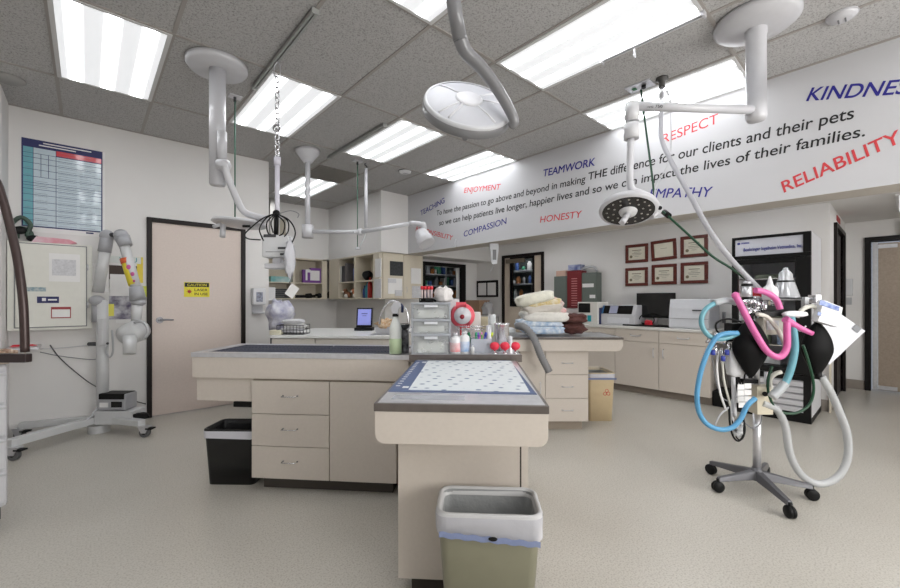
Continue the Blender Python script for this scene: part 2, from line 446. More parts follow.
# wide window: glass in front of the recess (structure)
wa, wb = 4.80, 5.74
o = struct(MB().box(wa, wb, 6.04, 6.1, 1.93, 2.0).box(wa, wb, 6.04, 6.1, 1.10, 1.17).box(wa-.07, wa, 6.04, 6.1, 1.10, 2.0).box(wb, wb+.13, 6.04, 6.1, 1.10, 2.0).build('window_1', blackm))
# real opening in that wall
bpy.data.objects.remove(bpy.data.objects['wall_window'])
struct(MB().box(3.98, wa, 6.1, 6.2, 0, LOW).box(wb, UW+.12, 6.1, 6.2, 0, LOW).box(wa, wb, 6.1, 6.2, 0, 1.17).box(wa, wb, 6.1, 6.2, 1.93, LOW).build('wall_window', wallp))
MB().box(wa, wb, 6.12, 6.126, 1.17, 1.93).build('pane', glass, o)
# corridor side door (dark, seen almost edge on)
mb = MB(); door_frame(mb, D3a, D3b, 2.14, .50, .65, 'u')
f = mb.build('door_frame', brownf)
o = struct(MB().box(D3a, D3b, .545, .585, .01, 2.14).build('door_3', M('dark door', (40, 33, 32), .5))); f.parent = o
# corridor end door
mb = MB(); door_frame(mb, -.72, .27, 2.08, 8.11, 8.3, 'v', .06)
f = mb.build('door_frame', blackm)
endm = M('brown woven door finish', (158, 143, 128), .6, var=.10, scale=45)
o = struct(MB().box(8.17, 8.215, -.72, .20, .02, 2.05).build('door_4', endm)); f.parent = o
mb = MB().box(8.16, 8.2, .205, .255, .02, 2.07)
mb.build('hinge_stile', steel, o)
MB().box(8.15, 8.17, .02, .2, 1.98, 2.03).build('pivot_hinge', steel, o); MB().box(8.15, 8.17, .02, .2, .03, .08).build('pivot_hinge', steel, o)
# alcove left side duct
# ------------------------------------------------------------------ ceiling lights
fr = M('light frame', (206, 206, 206), .5)
def panel(c, n, label, z=CE, first=[None]):
    u0, v0 = G0+c*T, V0+n*T
    if first[0] is None:
        t = thing('ceiling_light', label, 'ceiling light', (u0+T/2, v0-T, z), 0, 'fluorescent ceiling panels')
        mb = MB(); a, b, e = T/2-.005, T-.005, .026
        mb.box(-a, a, -b, -b+e-.006, -.012, 0).box(-a, a, b-e+.006, b, -.012, 0).box(-a, -a+e, -b+e-.006, b-e+.006, -.012, 0).box(a-e, a, -b+e-.006, b-e+.006, -.012, 0)
        mb.build('frame', fr, t)
        MB().box(-a+e, a-e, -b+e-.006, b-e+.006, -.008, -.002).build('diffuser', diffm, t)
        first[0] = t; return t
    return dup(first[0], (u0+T/2, v0-T, z), 0, label)
panel(0, 0, 'square-looking ceiling light panel at top left above the wall chart')
panel(2, 0, 'ceiling light panel behind the hanging chain')
panel(4, 0, 'ceiling light panel above the white cone-mounted lamp arm')
panel(6, 0, 'ceiling light panel against the lettered beam, above ENJOYMENT')
panel(4, 4, 'small far ceiling light panel over the shelf alcove, beyond the grille')
panel(4, -4, 'largest ceiling light panel, right of the domed exam lamp')
panel(6, -4, 'long ceiling light panel beside the beam above RESPECT')
panel(2, -4, 'ceiling light panel cut by the top edge, left of the grey lamp arm')
for k, (c, n) in enumerate(((0, -4), (0, -8), (2, -8), (4, -8), (6, -8), (-3, -2), (-3, -6))):  # out-of-view panels added to brighten the room
    panel(c, n, 'added ceiling light panel behind the photographer')
for k, (u, v, z) in enumerate(((5.3, 1.6, LOW), (5.3, 4.0, LOW))):  # unseen panels added to light the back counter area
    dup(bpy.data.objects['ceiling_light'], (u, v, z), 0, 'added ceiling light panel over the back counter, hidden by the beam')
p = gz(890, 190, LOW)
dup(bpy.data.objects['ceiling_light'], (6.9, 5.2, LOW), 0, 'added light panel in the store behind the glazed tan door')  # unseen lamp added so the store does not render black
dup(bpy.data.objects['ceiling_light'], (5.2, 6.9, LOW), 0, 'added light panel in the store behind the wide window')  # second unseen store lamp, added to show the shelves
t = dup(bpy.data.objects['ceiling_light'], (6.9, -.27, LOW), PI/2, 'corridor ceiling light panel at the right edge of the photo')
p = gz(885, 190, LOW)
# ------------------------------------------------------------------ wall lettering on the beam
NB = Vector((-1, 0, 0))
def word(txt, a, b, hpx, mat, label, bold=.0, group='hand-painted values on the beam'):
    p0, p1 = gu(a[0], a[1], UB), gu(b[0], b[1], UB)
    h = hpx*dep(p0)/FPX
    o = letters('wall_lettering', txt, p0, p1, NB, h, mat, None, bold, .12, .001)
    return tag(o, label, 'lettering', group)
word('TEACHING', (421, 215.6), (445, 202.4), 5, inkb, 'blue painted word TEACHING on the white beam', .01)
word('ENJOYMENT', (464, 192.9), (500.5, 189.3), 5, inkr, 'red painted word ENJOYMENT on the white beam', .005)
word('RESPONSIBILITY', (415.6, 230.5), (452.5, 240.5), 4.4, inkr, 'red painted word RESPONSIBILITY slanting down the white beam', .005)
word('COMPASSION', (464, 236.9), (507, 223.5), 5.6, inkb, 'blue painted word COMPASSION on the white beam', .005)
word('TEAMWORK', (543.3, 176.7), (595, 165.4), 7, inkb, 'blue painted word TEAMWORK on the white beam', .012)
word('HONESTY', (540, 222.7), (582, 217.2), 6.2, inkr, 'red painted word HONESTY on the white beam', .005)
word('RESPECT', (662.5, 143.6), (719.5, 122.4), 9, inkr, 'red painted word RESPECT on the white beam', .0)
word('KINDNESS', (806, 101), (920, 92.4), 12.5, inkb, 'blue painted word KINDNESS cut by the right edge', .012)
word('RELIABILITY', (784, 192.6), (905, 140.5), 11.5, inkr, 'red painted word RELIABILITY on the white beam', .012)
word('EMPATHY', (649, 198), (711.5, 196.7), 9, inkb, 'blue painted word EMPATHY on the white beam', .006)
t = thing('wall_lettering', 'black painted two-line mission statement on the white beam', 'lettering', (UB, 2.5, 2.6))
for txt, a, b, h, bo in (('To have the passion to go above and beyond in making', (436.7, 215.6), (585.6, 182), 4.8, .006), ('THE', (588.5, 180), (607.5, 175.6), 7, .012),
                         ('difference for our clients and their pets', (610.5, 175), (854, 118.3), 8, .008),
                         ('so we can help patients live longer, happier lives and so we can impact the lives of their families.', (439.2, 225.6), (865, 136), 5, .007)):
    p0, p1 = gu(a[0], a[1], UB), gu(b[0], b[1], UB)
    letters('text_line', txt, p0, p1, NB, h*dep(p0)/FPX*1.05, ink, t, bo, .1, .001)
# ------------------------------------------------------------------ treatment tables
def pull(name, c, wd, parent, ax=(1, 0), mat=None, vert=False, out=.03, W=False):
    # bow handle; c centre on the front face, ax horizontal direction of the face, projecting outward n
    a = Vector((ax[0], ax[1], 0)); n = Vector((ax[1], -ax[0], 0)); c = Vector(c)
    d = Vector((0, 0, 1)) if vert else a
    mb = MB().tube([c-d*wd/2, c-d*wd/2+n*out, c+d*wd/2+n*out, c+d*wd/2], .0033, 8)
    mb.cyl(c-d*wd/2, c-d*wd/2+n*.003, .006).cyl(c+d*wd/2, c+d*wd/2+n*.003, .006)
    return mb.build(name, mat or chrome, parent, W=W)
# foreground exam table: origin at the front left corner of its top on the floor
P0, P1 = gz(373.6, 403.5, .9), gz(550.7, 407, .9)
rz = math.atan2(P1.y-P0.y, P1.x-P0.x)+math.radians(.9)
t = thing('exam_table', 'foreground beige exam table with stainless top and rounded apron', 'table', (P0.x, P0.y, 0), rz)
TW, TL = .612, 1.04
MB().box(0, TW, 0, TL, .872, .9).box(.02, TW-.02, .02, TL, .868, .872).build('tabletop', steeld, t, bev=.003)
mb = MB()
def ap(x0, x1, z0, z1, r=.035, k=5):
    pts = [(x0, z1)]
    pts += [(x0+r-r*math.cos(a), z0+r-r*math.sin(a)) for a in [PI/2*i/k for i in range(k+1)]]
    pts += [(x1-r+r*math.sin(a), z0+r-r*math.cos(a)) for a in [PI/2*i/k for i in range(k+1)]]
    pts += [(x1, z1)]
    return pts
mb.prism(ap(.003, TW-.003, .757, .872), .003, TL, 'y')
mb.build('apron', lam, t, bev=.002)
bx0, bx1 = (TW-.545)/2, (TW+.545)/2
mb = MB().box(bx0, bx1-.035, .285, TL, .09, .757).box(bx1-.03, bx1, .29, TL, .09, .757); mb.m = 1
mb.box(bx1-.036, bx1-.029, .285, TL, .1, .757); mb.box(bx0+.05, bx1-.05, .33, TL, 0, .09)
mb.build('base_cabinet', [lam, gap], t)
# lighter, polished skin of the top
MB().box(.012, TW-.012, .012, TL-.004, .9, .9012).build('worktop_sheet', steel, t)
# printed absorbent mat lying on the table
pm = bpy.data.materials.new('paw print paper'); pm.use_nodes = True; nt = pm.node_tree; b = nt.nodes['Principled BSDF']
tc = nt.nodes.new('ShaderNodeTexCoord'); mp = nt.nodes.new('ShaderNodeMapping'); mp.inputs['Scale'].default_value = (15, 15, 15)
mp.inputs['Rotation'].default_value = (0, 0, .35)
vo = nt.nodes.new('ShaderNodeTexVoronoi'); vo.inputs['Randomness'].default_value = .25; vo.inputs['Scale'].default_value = 1
nt.links.new(tc.outputs['Object'], mp.inputs['Vector']); nt.links.new(mp.outputs['Vector'], vo.inputs['Vector'])
cr = nt.nodes.new('ShaderNodeValToRGB'); cr.color_ramp.elements[0].position = .13; cr.color_ramp.elements[1].position = .22
cr.color_ramp.elements[0].color = lin((120, 134, 156)); cr.color_ramp.elements[1].color = lin((214, 219, 221))
nt.links.new(vo.outputs['Distance'], cr.inputs['Fac']); nt.links.new(cr.outputs['Color'], b.inputs['Base Color']); b.inputs['Roughness'].default_value = .6
m = thing('exam_mat', 'navy-bordered white mat with small blue prints on the exam table', 'mat', (P0.x, P0.y, .9), rz)
matb = M('slate blue mat border', (70, 88, 128), .45, var=.06, scale=12)
# outline from its corners on the table top
def loc(px, py, z, root=t):
    I = (Matrix.Translation(root.location) @ root.rotation_euler.to_matrix().to_4x4()).inverted(); return I @ gz(px, py, z)
q = [loc(x, y, .902) for x, y in ((388, 391.5), (537, 394.5), (510, 360.5), (416, 360.5))]
wq = [loc(x, y, .902) for x, y in ((408.5, 390), (530, 392.5), (511, 361), (428, 361))]
mb = MB().prism([(p.x, min(p.y, TL-.006)) for p in q], .0013, .0028); mb.build('mat_border', matb, m)
mb = MB().prism([(p.x, min(p.y, TL-.008)) for p in wq], .0028, .0036); mb.build('printed_sheet', pm, m)
e0 = loc(393, 385, .905); 
mb = MB()
for k in range(14):
    f_ = .12+.06*k; a = q[0].lerp(q[3], f_)
    mb.box(a.x+.012, a.x+.03, a.y, a.y+.012, .0028, .0032)
for k in (.08, .9):
    a = q[0].lerp(q[3], k); mb.box(a.x+.045, a.x+.07, a.y, a.y+.03, .0028, .0032)
mb.build('border_print', paper, m)
# steel pan edge marks on the bare end of the top: folded clear film
f_ = MB().box(.05, .32, .06, .13, .9013, .9022).build('plastic_sheet', M('clear film', (200, 202, 208), .12, alpha=.55), None)
f_.location = (P0.x, P0.y, 0); f_.rotation_euler = (0, 0, rz)
tag(f_, 'clear plastic film lying on the bare front of the exam table', 'sheet')

# long treatment table on the left
HL = .915
A0, A1 = D(190.9, 352.4, FPX*(CAMH-HL)/52.4), D(409, 355.2, FPX*(CAMH-HL)/55.2)
LL = (Vector((A1.x, A1.y))-Vector((A0.x, A0.y))).length; rzl = math.atan2(A1.y-A0.y, A1.x-A0.x)
t = thing('treatment_table', 'long beige treatment table on the left with navy grates', 'table', (A0.x, A0.y, 0), rzl)
mb = MB().box(0, LL, 0, .012, HL-.03, HL).box(0, LL, .55, .562, HL-.03, HL).box(0, .012, .012, .55, HL-.03, HL).box(LL-.012, LL, .012, .55, HL-.03, HL)
mb.box(.012, LL-.012, .012, .07, HL-.012, HL-.002).box(.012, LL-.012, .50, .55, HL-.012, HL-.002).box(.012, .07, .07, .5, HL-.012, HL-.002).box(LL-.07, LL-.012, .07, .5, HL-.012, HL-.002).box(.012, LL-.012, .012, .55, HL-.03, HL-.022)
mb.build('steel_rim', steel, t)
gm = M('navy coated grate', (52, 56, 74), .5, var=.15, scale=60)
for x0, x1 in ((.075, LL*.53), (LL*.53+.02, LL-.075)):
    mb = MB(); n = 26
    for k in range(n+1):
        x = x0+(x1-x0-.012)*k/n; mb.box(x, x+.012, .072, .498, HL-.014, HL-.004)
    for y in (.072, .21, .35, .486): mb.box(x0, x1, y, y+.012, HL-.015, HL-.003)
    mb.m = 1; mb.box(x0, x1, .072, .498, HL-.021, HL-.017)
    mb.build('grate', [gm, M('navy tray', (40, 43, 56), .45)], t)
MB().box(.004, LL-.002, .006, .556, .745, HL-.03).build('apron', lam, t, bev=.004)
k0_ = .424
MB().box(.018, k0_, .03, .50, .588, .745).build('basin_cover', lam, t, bev=.003)
k0 = loc(252, 477, .09, t).x; wd1 = .53; wd2 = .44
k0 = .425
mb = MB().box(k0, k0+wd1+wd2+.004, .024, .54, .09, .744); mb.m = 1; mb.box(k0+.04, k0+.93, .08, .5, 0, .09)
mb.build('cabinet_body', [M('cabinet carcass', (150, 138, 124), .6), M('dark toe kick', (70, 64, 58), .7)], t)
zs = [.092, .305, .517, .735]
for a, b in zip(zs[:-1], zs[1:]):
    dr = MB().box(k0, k0+wd1-.003, .004, .024, a+.002, b-.002).build('drawer', lam, t, bev=.0015)
    pull('handle', (k0+wd1*.5, .004, (a+b)/2+.012), .096, dr)
dr = MB().box(k0+wd1+.002, k0+wd1+wd2, .004, .024, .094, .733).build('door', lam, t, bev=.0015)
# knee pedal under the overhang
mb = MB().box(k0-.18, k0, .08, .24, .535, .572); mb.box(k0-.03, k0, .16, .26, .30, .545).box(k0-.05, k0-.01, .17, .25, .27, .31)
mb.build('knee_pedal', black, t, bev=.004)

# stainless supply counter that closes the far end of the exam table
C0 = D(409, 356, FPX*(CAMH-.93)/54.8); C1 = D(522, 356, FPX*(CAMH-.93)/54.8)
CW = (C1-C0).length
t = thing('supply_counter', 'stainless-edged supply counter closing the far end of the exam table', 'counter', (C0.x, C0.y, 0), RZ)
MB().box(0, CW, 0, .62, .925, .93).box(0, CW, 0, .006, .885, .925).box(0, .006, .006, .62, .885, .925).box(CW-.006, CW, .006, .62, .885, .925).build('worktop', steeld, t)
mb = MB().box(.008, CW-.008, .01, .6, .10, .925); mb.m = 1; mb.box(.05, CW-.05, .05, .55, 0, .10)
mb.build('base_cabinet', [lam, gap], t, bev=.002)
CT = t
MB().box(.008, CW-.008, .012, .612, .93, .9315).build('worktop_sheet', steel, t)
# right treatment peninsula
HR = .91; dr_ = FPX*(CAMH-HR)/37.3
R0, R1 = D(497, 337, dr_), D(623.8, 337, dr_); WR = (R1-R0).length
t = thing('treatment_table', 'right-hand beige treatment table carrying the towel pile', 'table', (R0.x, R0.y, 0), RZ)
RT = t
MB().box(.013, WR-.013, .013, .607, HR-.004, HR-.002).build('worktop_sheet', steel, t)
MB().box(0, WR, 0, .62, HR-.022, HR-.004).box(0, WR, 0, .012, HR-.022, HR).box(WR-.012, WR, .012, .62, HR-.022, HR).box(0, WR, .608, .62, HR-.022, HR).build('tabletop', steeld, t, bev=.002)
mb = MB().prism([(0, HR-.022), (0, .775), (WR-.05, .775), (WR-.025, .79), (WR-.004, .83), (WR-.004, HR-.022)], .005, .61, 'y')
mb.build('apron', lam, t, bev=.002)
s_ = dr_/FPX; x0 = (545.8-497)*s_*1.015; x1 = x0+.415; xl = x0-.24
mb = MB().box(xl, x1, .07, .58, .09, .775).box(xl+.03, x1-.04, .12, .54, 0, .09)
mb.build('cabinet_body', M('cabinet carcass', (150, 138, 124), .6), t)
for a, b in zip((.092, .318, .545), (.318, .545, .772)):
    d_ = MB().box(x0+.002, x1, .05, .07, a+.002, b-.002).build('drawer', lam, t, bev=.0015)
    pull('handle', ((x0+x1)/2+.005, .05, (a+b)/2), .10, d_, mat=steel)
d_ = MB().box(xl, x0-.002, .05, .07, .094, .77).build('door', lam, t, bev=.0015)
pull('handle', (x0-.05, .05, .42), .1, d_, vert=True, mat=steel)
# white laminate sink counter before the alcove
K0 = gz(270, 335.7, .9); K1 = gz(400, 336.4, .9)
kz = math.atan2(K1.y-K0.y, K1.x-K0.x); KW = (K1-K0).length
t = thing('sink_counter', 'white laminate sink counter in front of the shelf alcove', 'counter', (K0.x, K0.y, 0), kz)
ST = t
sx0, sx1, sy0, sy1 = .98, 1.28, .14, .50
MB().box(0, KW, 0, sy0, .875, .9).box(0, KW, sy1, 1.15, .875, .9).box(0, sx0, sy0, sy1, .875, .9).box(sx1, KW, sy0, sy1, .875, .9).build('worktop', M('white laminate', (226, 226, 224), .35), t)
MB().box(sx0, sx1, sy0, sy0+.006, .7, .9).box(sx0, sx1, sy1-.006, sy1, .7, .9).box(sx0, sx0+.006, sy0, sy1, .7, .9).box(sx1-.006, sx1, sy0, sy1, .7, .9).box(sx0, sx1, sy0, sy1, .70, .706).build('basin', steel, t)
MB().box(.01, .46, .012, .04, .66, .868).build('panel', lam2, t, bev=.002); MB().box(.468, KW, .022, .04, .66, .868).build('panel', lam2, t, bev=.002)
MB().box(.01, .98, .04, 1.13, .09, .66).box(.01, .98, .04, 1.13, .66, .868).box(1.28, KW, .04, 1.13, .09, .868).box(.98, 1.28, .04, 1.13, .09, .66).build('cabinet_body', lam2, t)
MB().box(0, .012, .004, .03, 0, .9).build('corner_post', dgrey, t)
# faucet
fb = gz(408, 333, .9); fb2 = D(380, 300, dep(fb))
fr_ = thing('gooseneck_faucet', 'tall chrome gooseneck faucet behind the spray bottle', 'faucet', (fb.x, fb.y, .9), RZ)
k = dep(fb)/FPX
mb = MB().cyl((0, 0, 0), (0, 0, .02), .03).tube([(0, 0, 0), (0, 0, .14), (-.015, 0, .24), (-8*k, 0, 29*k), (-15*k, 0, 32*k), (-22*k, 0, 28*k), (-27.5*k, 0, 17*k), (-28.5*k, 0, 9*k)], .012, 12, sm=5)
mb.build('spout', chrome, fr_); MB().tube([(0, 0, .05), (.05, -.02, .07)], [.012, .006]).build('handle', chrome, fr_)
# ------------------------------------------------------------------ waste bins
def bin_(name, label, loc_, rz_, wt, dt, h, taper, bodym, rimm, grp=None, linerm=None, cuff=.05, inner=None, marks=None):
    t = thing(name, label, 'waste bin', loc_, rz_, grp)
    def rr(wd, dp, r=.03, k=4):
        P = []
        for cx, cy, a0 in ((wd/2-r, dp/2-r, 0), (-wd/2+r, dp/2-r, PI/2), (-wd/2+r, -dp/2+r, PI), (wd/2-r, -dp/2+r, 1.5*PI)):
            for i in range(k+1): a = a0+PI/2*i/k; P.append((cx+r*math.cos(a), cy+r*math.sin(a)))
        return P
    def skin(mb, levels, closed_bottom=True):
        n = None; V = []
        for wd, dp, z, r in levels:
            P = rr(wd, dp, r); n = len(P); V += [(x, y, z) for x, y in P]
        F = [(i*n+j, i*n+(j+1) % n, (i+1)*n+(j+1) % n, (i+1)*n+j) for i in range(len(levels)-1) for j in range(n)]
        if closed_bottom: F.append(tuple(range(n)))
        return mb.add(V, F, True)
    wb, db = wt*taper, dt*taper
    mb = MB(); skin(mb, [(wb, db, 0, .03), (wt*.985, dt*.985, h-.04, .035)])
    skin(mb, [(wb-.01, db-.01, .008, .028), (wt*.985-.01, dt*.985-.01, h-.04, .033)])
    mb.build('body', bodym, t)
    mb = MB(); skin(mb, [(wt-.012, dt-.012, h-.045, .035), (wt+.0, dt+.0, h-.045, .04), (wt+.012, dt+.012, h-.03, .045), (wt+.012, dt+.012, h-.006, .045), (wt, dt, h, .042), (wt-.018, dt-.018, h-.002, .035), (wt-.03, dt-.03, h-.03, .03)], False)
    mb.build('rim', rimm, t)
    mb = MB(); L = []
    for i in range(5):
        L.append((wt+.016-.002*i, dt+.016-.002*i, h-.012-cuff*i/4, .045))
    skin(mb, L, False)
    for i, v in enumerate(mb.v):
        j = noise.noise(v*9+Vector((3, 1, loc_[0]*5)))*.012; low = max(0, (h-.02-v.z)/cuff)
        v += Vector((v.x, v.y, 0)).normalized()*abs(j)*low; v.z += j*low*2.2
    mb.build('bag_cuff', linerm or liner, t)
    mb = MB(); skin(mb, [(wb*.8, db*.8, .12, .03), (wt-.045, dt-.045, h*.7, .03), (wt-.022, dt-.022, h-.008, .035)])
    for v in mb.v: v += Vector((noise.noise(v*14), noise.noise(v*14+Vector((5, 5, 5))), 0))*.012*(1 if v.z < h-.03 else .1)
    mb.build('bag_inside', inner or M('grey bag film', (150, 152, 152), .3, bump=.6, bscale=25), t)
    return t, wt, dt, h
# foreground bin
B0, B1 = gz(437, 512, .51), gz(543, 518, .51)
brz = math.atan2(B1.y-B0.y, B1.x-B0.x)+math.radians(2.5)
cx = (B0+B1)/2; ax = Vector((math.cos(brz), math.sin(brz), 0)); ay = Vector((-ax.y, ax.x, 0)); cc = cx+ay*.112
bluef = M('blue tie band', (128, 142, 182), .4, alpha=.85, bump=.3, bscale=30)
t, wt, dt, h = bin_('waste_bin', 'khaki waste bin with white liner in front of the exam table', (cc.x, cc.y, 0), brz, .372, .215, .51, .80, M('khaki plastic', (132, 130, 110), .45, var=.03), M('pale grey rim', (190, 190, 190), .4), None, M('white film', (208, 208, 216), .3, alpha=.62, bump=.5, bscale=20), .07)
mb = MB()
for i in range(24):
    x = -wt/2+.01+(wt-.02)*i/24; x2 = -wt/2+.01+(wt-.02)*(i+1)/24
    z = h-.078+.0025*math.sin(i*1.7)-.0010*i; z2 = h-.078+.0025*math.sin((i+1)*1.7)-.0010*(i+1)
    mb.add([(x, -dt/2-.018, z), (x2, -dt/2-.018, z2), (x2, -dt/2-.02, z2+.022), (x, -dt/2-.02, z+.022)], [(0, 1, 2, 3)])
mb.build('tie_band', bluef, t)
MB().ell((.012, -dt/2-.021, h-.075), .016, .003, .008, 12).build('knot_hole', black, t)
tag(MB().blob((cc.x+.0, cc.y+.02, .36), .12, .08, .07, 3, .3).build('crumpled_tissue', paper), 'crumpled white tissue inside the khaki bin', 'tissue')
# dark bin left
p = gz(238, 481, 0)
bin_('waste_bin', 'black waste bin with white liner under the left table overhang', (p.x+.03*math.cos(rzl), p.y+.05, 0), rzl+math.radians(4), .37, .25, .385, .86, M('black plastic', (14, 14, 15), .4), M('black rim', (24, 24, 26), .4), None, M('white film b', (208, 208, 216), .3), .05, M('black bag film', (40, 41, 44), .3, bump=.6, bscale=30))
# right bin
p = gz(602, 422, 0)
t, wt, dt, h = bin_('waste_bin', 'tan waste bin beside the right-hand drawers', (p.x+.19*C_, p.y+.19*S_, 0), RZ, .285, .37, .51, .86, M('tan plastic', (208, 188, 152), .45), M('tan rim', (200, 186, 160), .45), None, M('white film b', (208, 208, 216), .3), .045)
MB().box(-wt/2-.004, wt/2+.004, -dt/2-.017, -dt/2-.014, h-.07, h-.052).build('tie_band', bluef, t)
mb = MB()
for a in range(3):
    th = a*2*PI/3+PI/2; mb.ring((.055+.02*math.cos(th), -dt/2+.012, .30+.02*math.sin(th)), .014, .019, -.003, .003, 16, Matrix.Rotation(PI/2, 3, 'X'))
for v in mb.v: v.y = v.y-.012*(v.z-.3)/.2*0
mb.build('biohazard_mark', M('red print', (196, 70, 62), .5), t)
# ------------------------------------------------------------------ towels on the right table
def towel(px, py, wpx, hpx, dpm, mats, label, seed, dz=0, rot=0, z=HR, back=.0, stripes=None, cat='towel', name='folded_towel', pw=4.2, amp=.07):
    # py = bottom line on screen of this pile member at depth of the pile
    d = TD
    c = D(px, py, d); k = d/FPX
    c = c+Vector((C_, S_, 0))*back
    T_ = Matrix.Rotation(RZ, 4, 'Z') @ Matrix.Rotation(rot, 4, 'Y')
    mb = MB(); n = 2 if hpx > 12.5 else 1
    for i in range(n):
        hz = hpx*k/n
        mb.blob(c+Vector((S_, -C_, 0))*(.012*(1 if (i+seed) % 2 else -1))+Vector((0, 0, hz*(i+.5))), wpx*k*(1-.06*((i+seed) % 2)), dpm*(1-.1*(i % 2)), hz*(1.25 if n == 2 else 1.15), seed+i*.4, amp, pw, 3.4, 40, T_)
    o = mb.build(name, mats)
    return tag(o, label, cat, None)
TD = dr_+.25
tw = lambda n, c, **kk: M('terry '+n, c, .9, var=.06, scale=25, bump=.6, bscale=120, **kk)
towel(540, 332.5, 44, 13, .34, tw('blue', (150, 176, 206), rgb2=(220, 226, 232)), 'blue and white patterned towel at the bottom of the pile', 1)
towel(545, 321, 46, 9.5, .34, tw('white', (222, 220, 214)), 'white towel above the blue patterned one in the pile', 4, rot=.03)
towel(540, 313.5, 41, 9, .33, tw('taupe', (204, 198, 190)), 'grey-white towel in the middle of the pile', 7, rot=-.08)
towel(541, 308.5, 37, 7.5, .32, tw('print', (190, 160, 76), rgb2=(216, 210, 190)), 'yellow and rust printed towel below the cream one', 9, rot=-.22)
towel(535, 304, 36, 10.5, .32, tw('cream', (218, 216, 202)), 'thick cream towel on top of the pile', 12, rot=-.2)
towel(556, 313, 15, 14, .25, tw('pinkdot', (214, 208, 204), rgb2=(206, 140, 140)), 'white towel with pink print hanging at the right of the pile', 15, rot=.5)
towel(573, 332.5, 25, 18, .28, tw('brown', (70, 36, 32), rgb2=(96, 58, 52)), 'dark brown towel bundled right of the pile', 18, amp=.2, pw=2.4)
towel(508, 332.5, 12, 4.5, .2, tw('small white', (208, 212, 214)), 'small flat white cloth left of the hose end', 21)
# grey corrugated warming hose
k = TD/FPX
pts = [D(x, y, d) for x, y, d in ((541, 333, TD+.05), (528, 328, TD-.02), (518, 326, TD-.12), (524, 327, TD-.25), (531, 333.5, dr_-.04), (536, 343, dr_-.12), (541, 356, dr_-.14), (549, 371.5, dr_-.14))]
o = MB().tube(pts, [.042, .042, .042, .042, .042, .04, .036, .03], 14, sm=6)
hp_ = smoothpath(pts, 6)
o = MB().tube(hp_, .036, 14, ribs=.018).build('warming_hose', M('grey hose', (128, 128, 130), .55))
tag(o, 'thick grey hose drooping over the right table edge', 'hose')
# ------------------------------------------------------------------ alcove shelving
SZ0, SZ1 = 1.28, SB
def open_case(name, label, boxes, mats=shelfm, loc_=(0, 0, 0)):
    t = thing(name, label, 'shelf', loc_)
    return t
t = thing('wall_shelf_unit', 'open almond shelf unit on the far alcove wall', 'shelf', (2.6, 7.66, SZ0))
a0, a1, vb, vf = 1.76, 3.50, 7.82, 7.50
dv = gv(294, 280, vf).x; sz = gv(300, 283, vf).z; dvv = gv(322, 280, vf).x
MB().box(a0, a1, vb-.01, vb, SZ0, SZ1).box(a0, a0+.02, vf, vb-.01, SZ0, SZ1).box(a1-.1, a1, vf, vb-.01, SZ0, SZ1).box(dv-.02, dv+.02, vf, vb-.01, SZ0+.02, SZ1-.01).build('carcass', shelfm, t, W=True)
MB().box(a0, a1-.1, vf-.01, vb-.01, SZ0, SZ0+.02).build('bottom_shelf', shelfm, t, W=True)
MB().box(a0+.02, dv-.02, vf, vb-.01, sz-.01, sz+.01).build('shelf', shelfm, t, W=True)
MB().box(dv+.02, a1-.1, vf, vb-.01, sz-.01, sz+.01).build('shelf', shelfm, t, W=True)
MB().box(a0, a1, vf, vb, SZ1-.025, SZ1-.002).build('top_rail', shelfm, t, W=True)
shA = sz+.01
t = thing('wall_shelf_unit', 'open almond shelf unit with red and black books, left of the papered cabinet', 'shelf', (3.7, 6.6, SZ0))
vL = gu(338.5, 290, 3.53).y; vM = gu(354.5, 280, 3.53).y; vR = gu(373, 280, 3.53).y; sz2 = gu(350, 282, 3.53).z
MB().box(3.83, 3.85, 5.68, 7.48, SZ0, SZ1).box(3.53, 3.83, vL, 7.48, SZ0, SZ1).box(3.53, 3.83, vM-.02, vM+.02, SZ0+.02, SZ1-.01).box(3.53, 3.83, vR-.02, vR, SZ0, SZ1).build('carcass', shelfm, t, W=True)
MB().box(3.52, 3.83, vR, vL, SZ0, SZ0+.02).build('bottom_shelf', shelfm, t, W=True)
MB().box(3.53, 3.83, vM+.02, vL, sz2-.01, sz2+.01).build('shelf', shelfm, t, W=True)
MB().box(3.53, 3.83, vR, vM-.02, sz2-.01, sz2+.01).build('shelf', shelfm, t, W=True)
MB().box(3.53, 3.83, vR, vL, SZ1-.025, SZ1-.002).build('top_rail', shelfm, t, W=True)
shB = sz2+.01
# closed cabinet with papers on door and side
t = thing('wall_cabinet', 'closed almond wall cabinet with papers stuck on it', 'cabinet', (4.0, 5.8, SZ0))
cR = gv(423, 280, 5.64).x
MB().box(3.53, 3.858, 5.665, vR-.022, SZ0, SZ1-.002).box(3.858, cR, 5.665, 5.98, SZ0, SZ1-.002).build('body', shelfm, t, W=True)
dx = 3.6
mid = gv(404, 280, 5.64).x
for x0, x1, hx in ((dx, mid-.003, mid-.05), (mid+.003, cR, mid+.05)):
    d_ = MB().box(x0, x1, 5.645, 5.665, SZ0+.01, SZ1-.01).build('door', shelfm, t, W=True, bev=.002)
    pull('handle', (hx, 5.645, SZ0+.16), .08, d_, vert=True, mat=steel, W=True)
    if False: pass
for x, y, x2, y2, m_, lb in ((390, 261, 403, 276, M('dark photo print', (40, 42, 46), .4, var=.6, scale=30), 'dark photo print taped high on the papered wall cabinet'), (388, 278, 402, 294, paper, 'white sheet below the dark photo on the wall cabinet'),
                         (411, 268, 421, 284, paper, 'pale sheet at the right edge of the wall cabinet doors'), (412, 286, 422, 298, paperg, 'printed sheet with small pictures at the right cabinet corner')):
    a, b = gv(x, y, 5.64), gv(x2, y2, 5.64); zt = a.z; zb = b.z
    tag(MB().box(a.x, b.x, 5.636, 5.6425, zb, zt).build('taped_paper', m_), lb, 'paper')
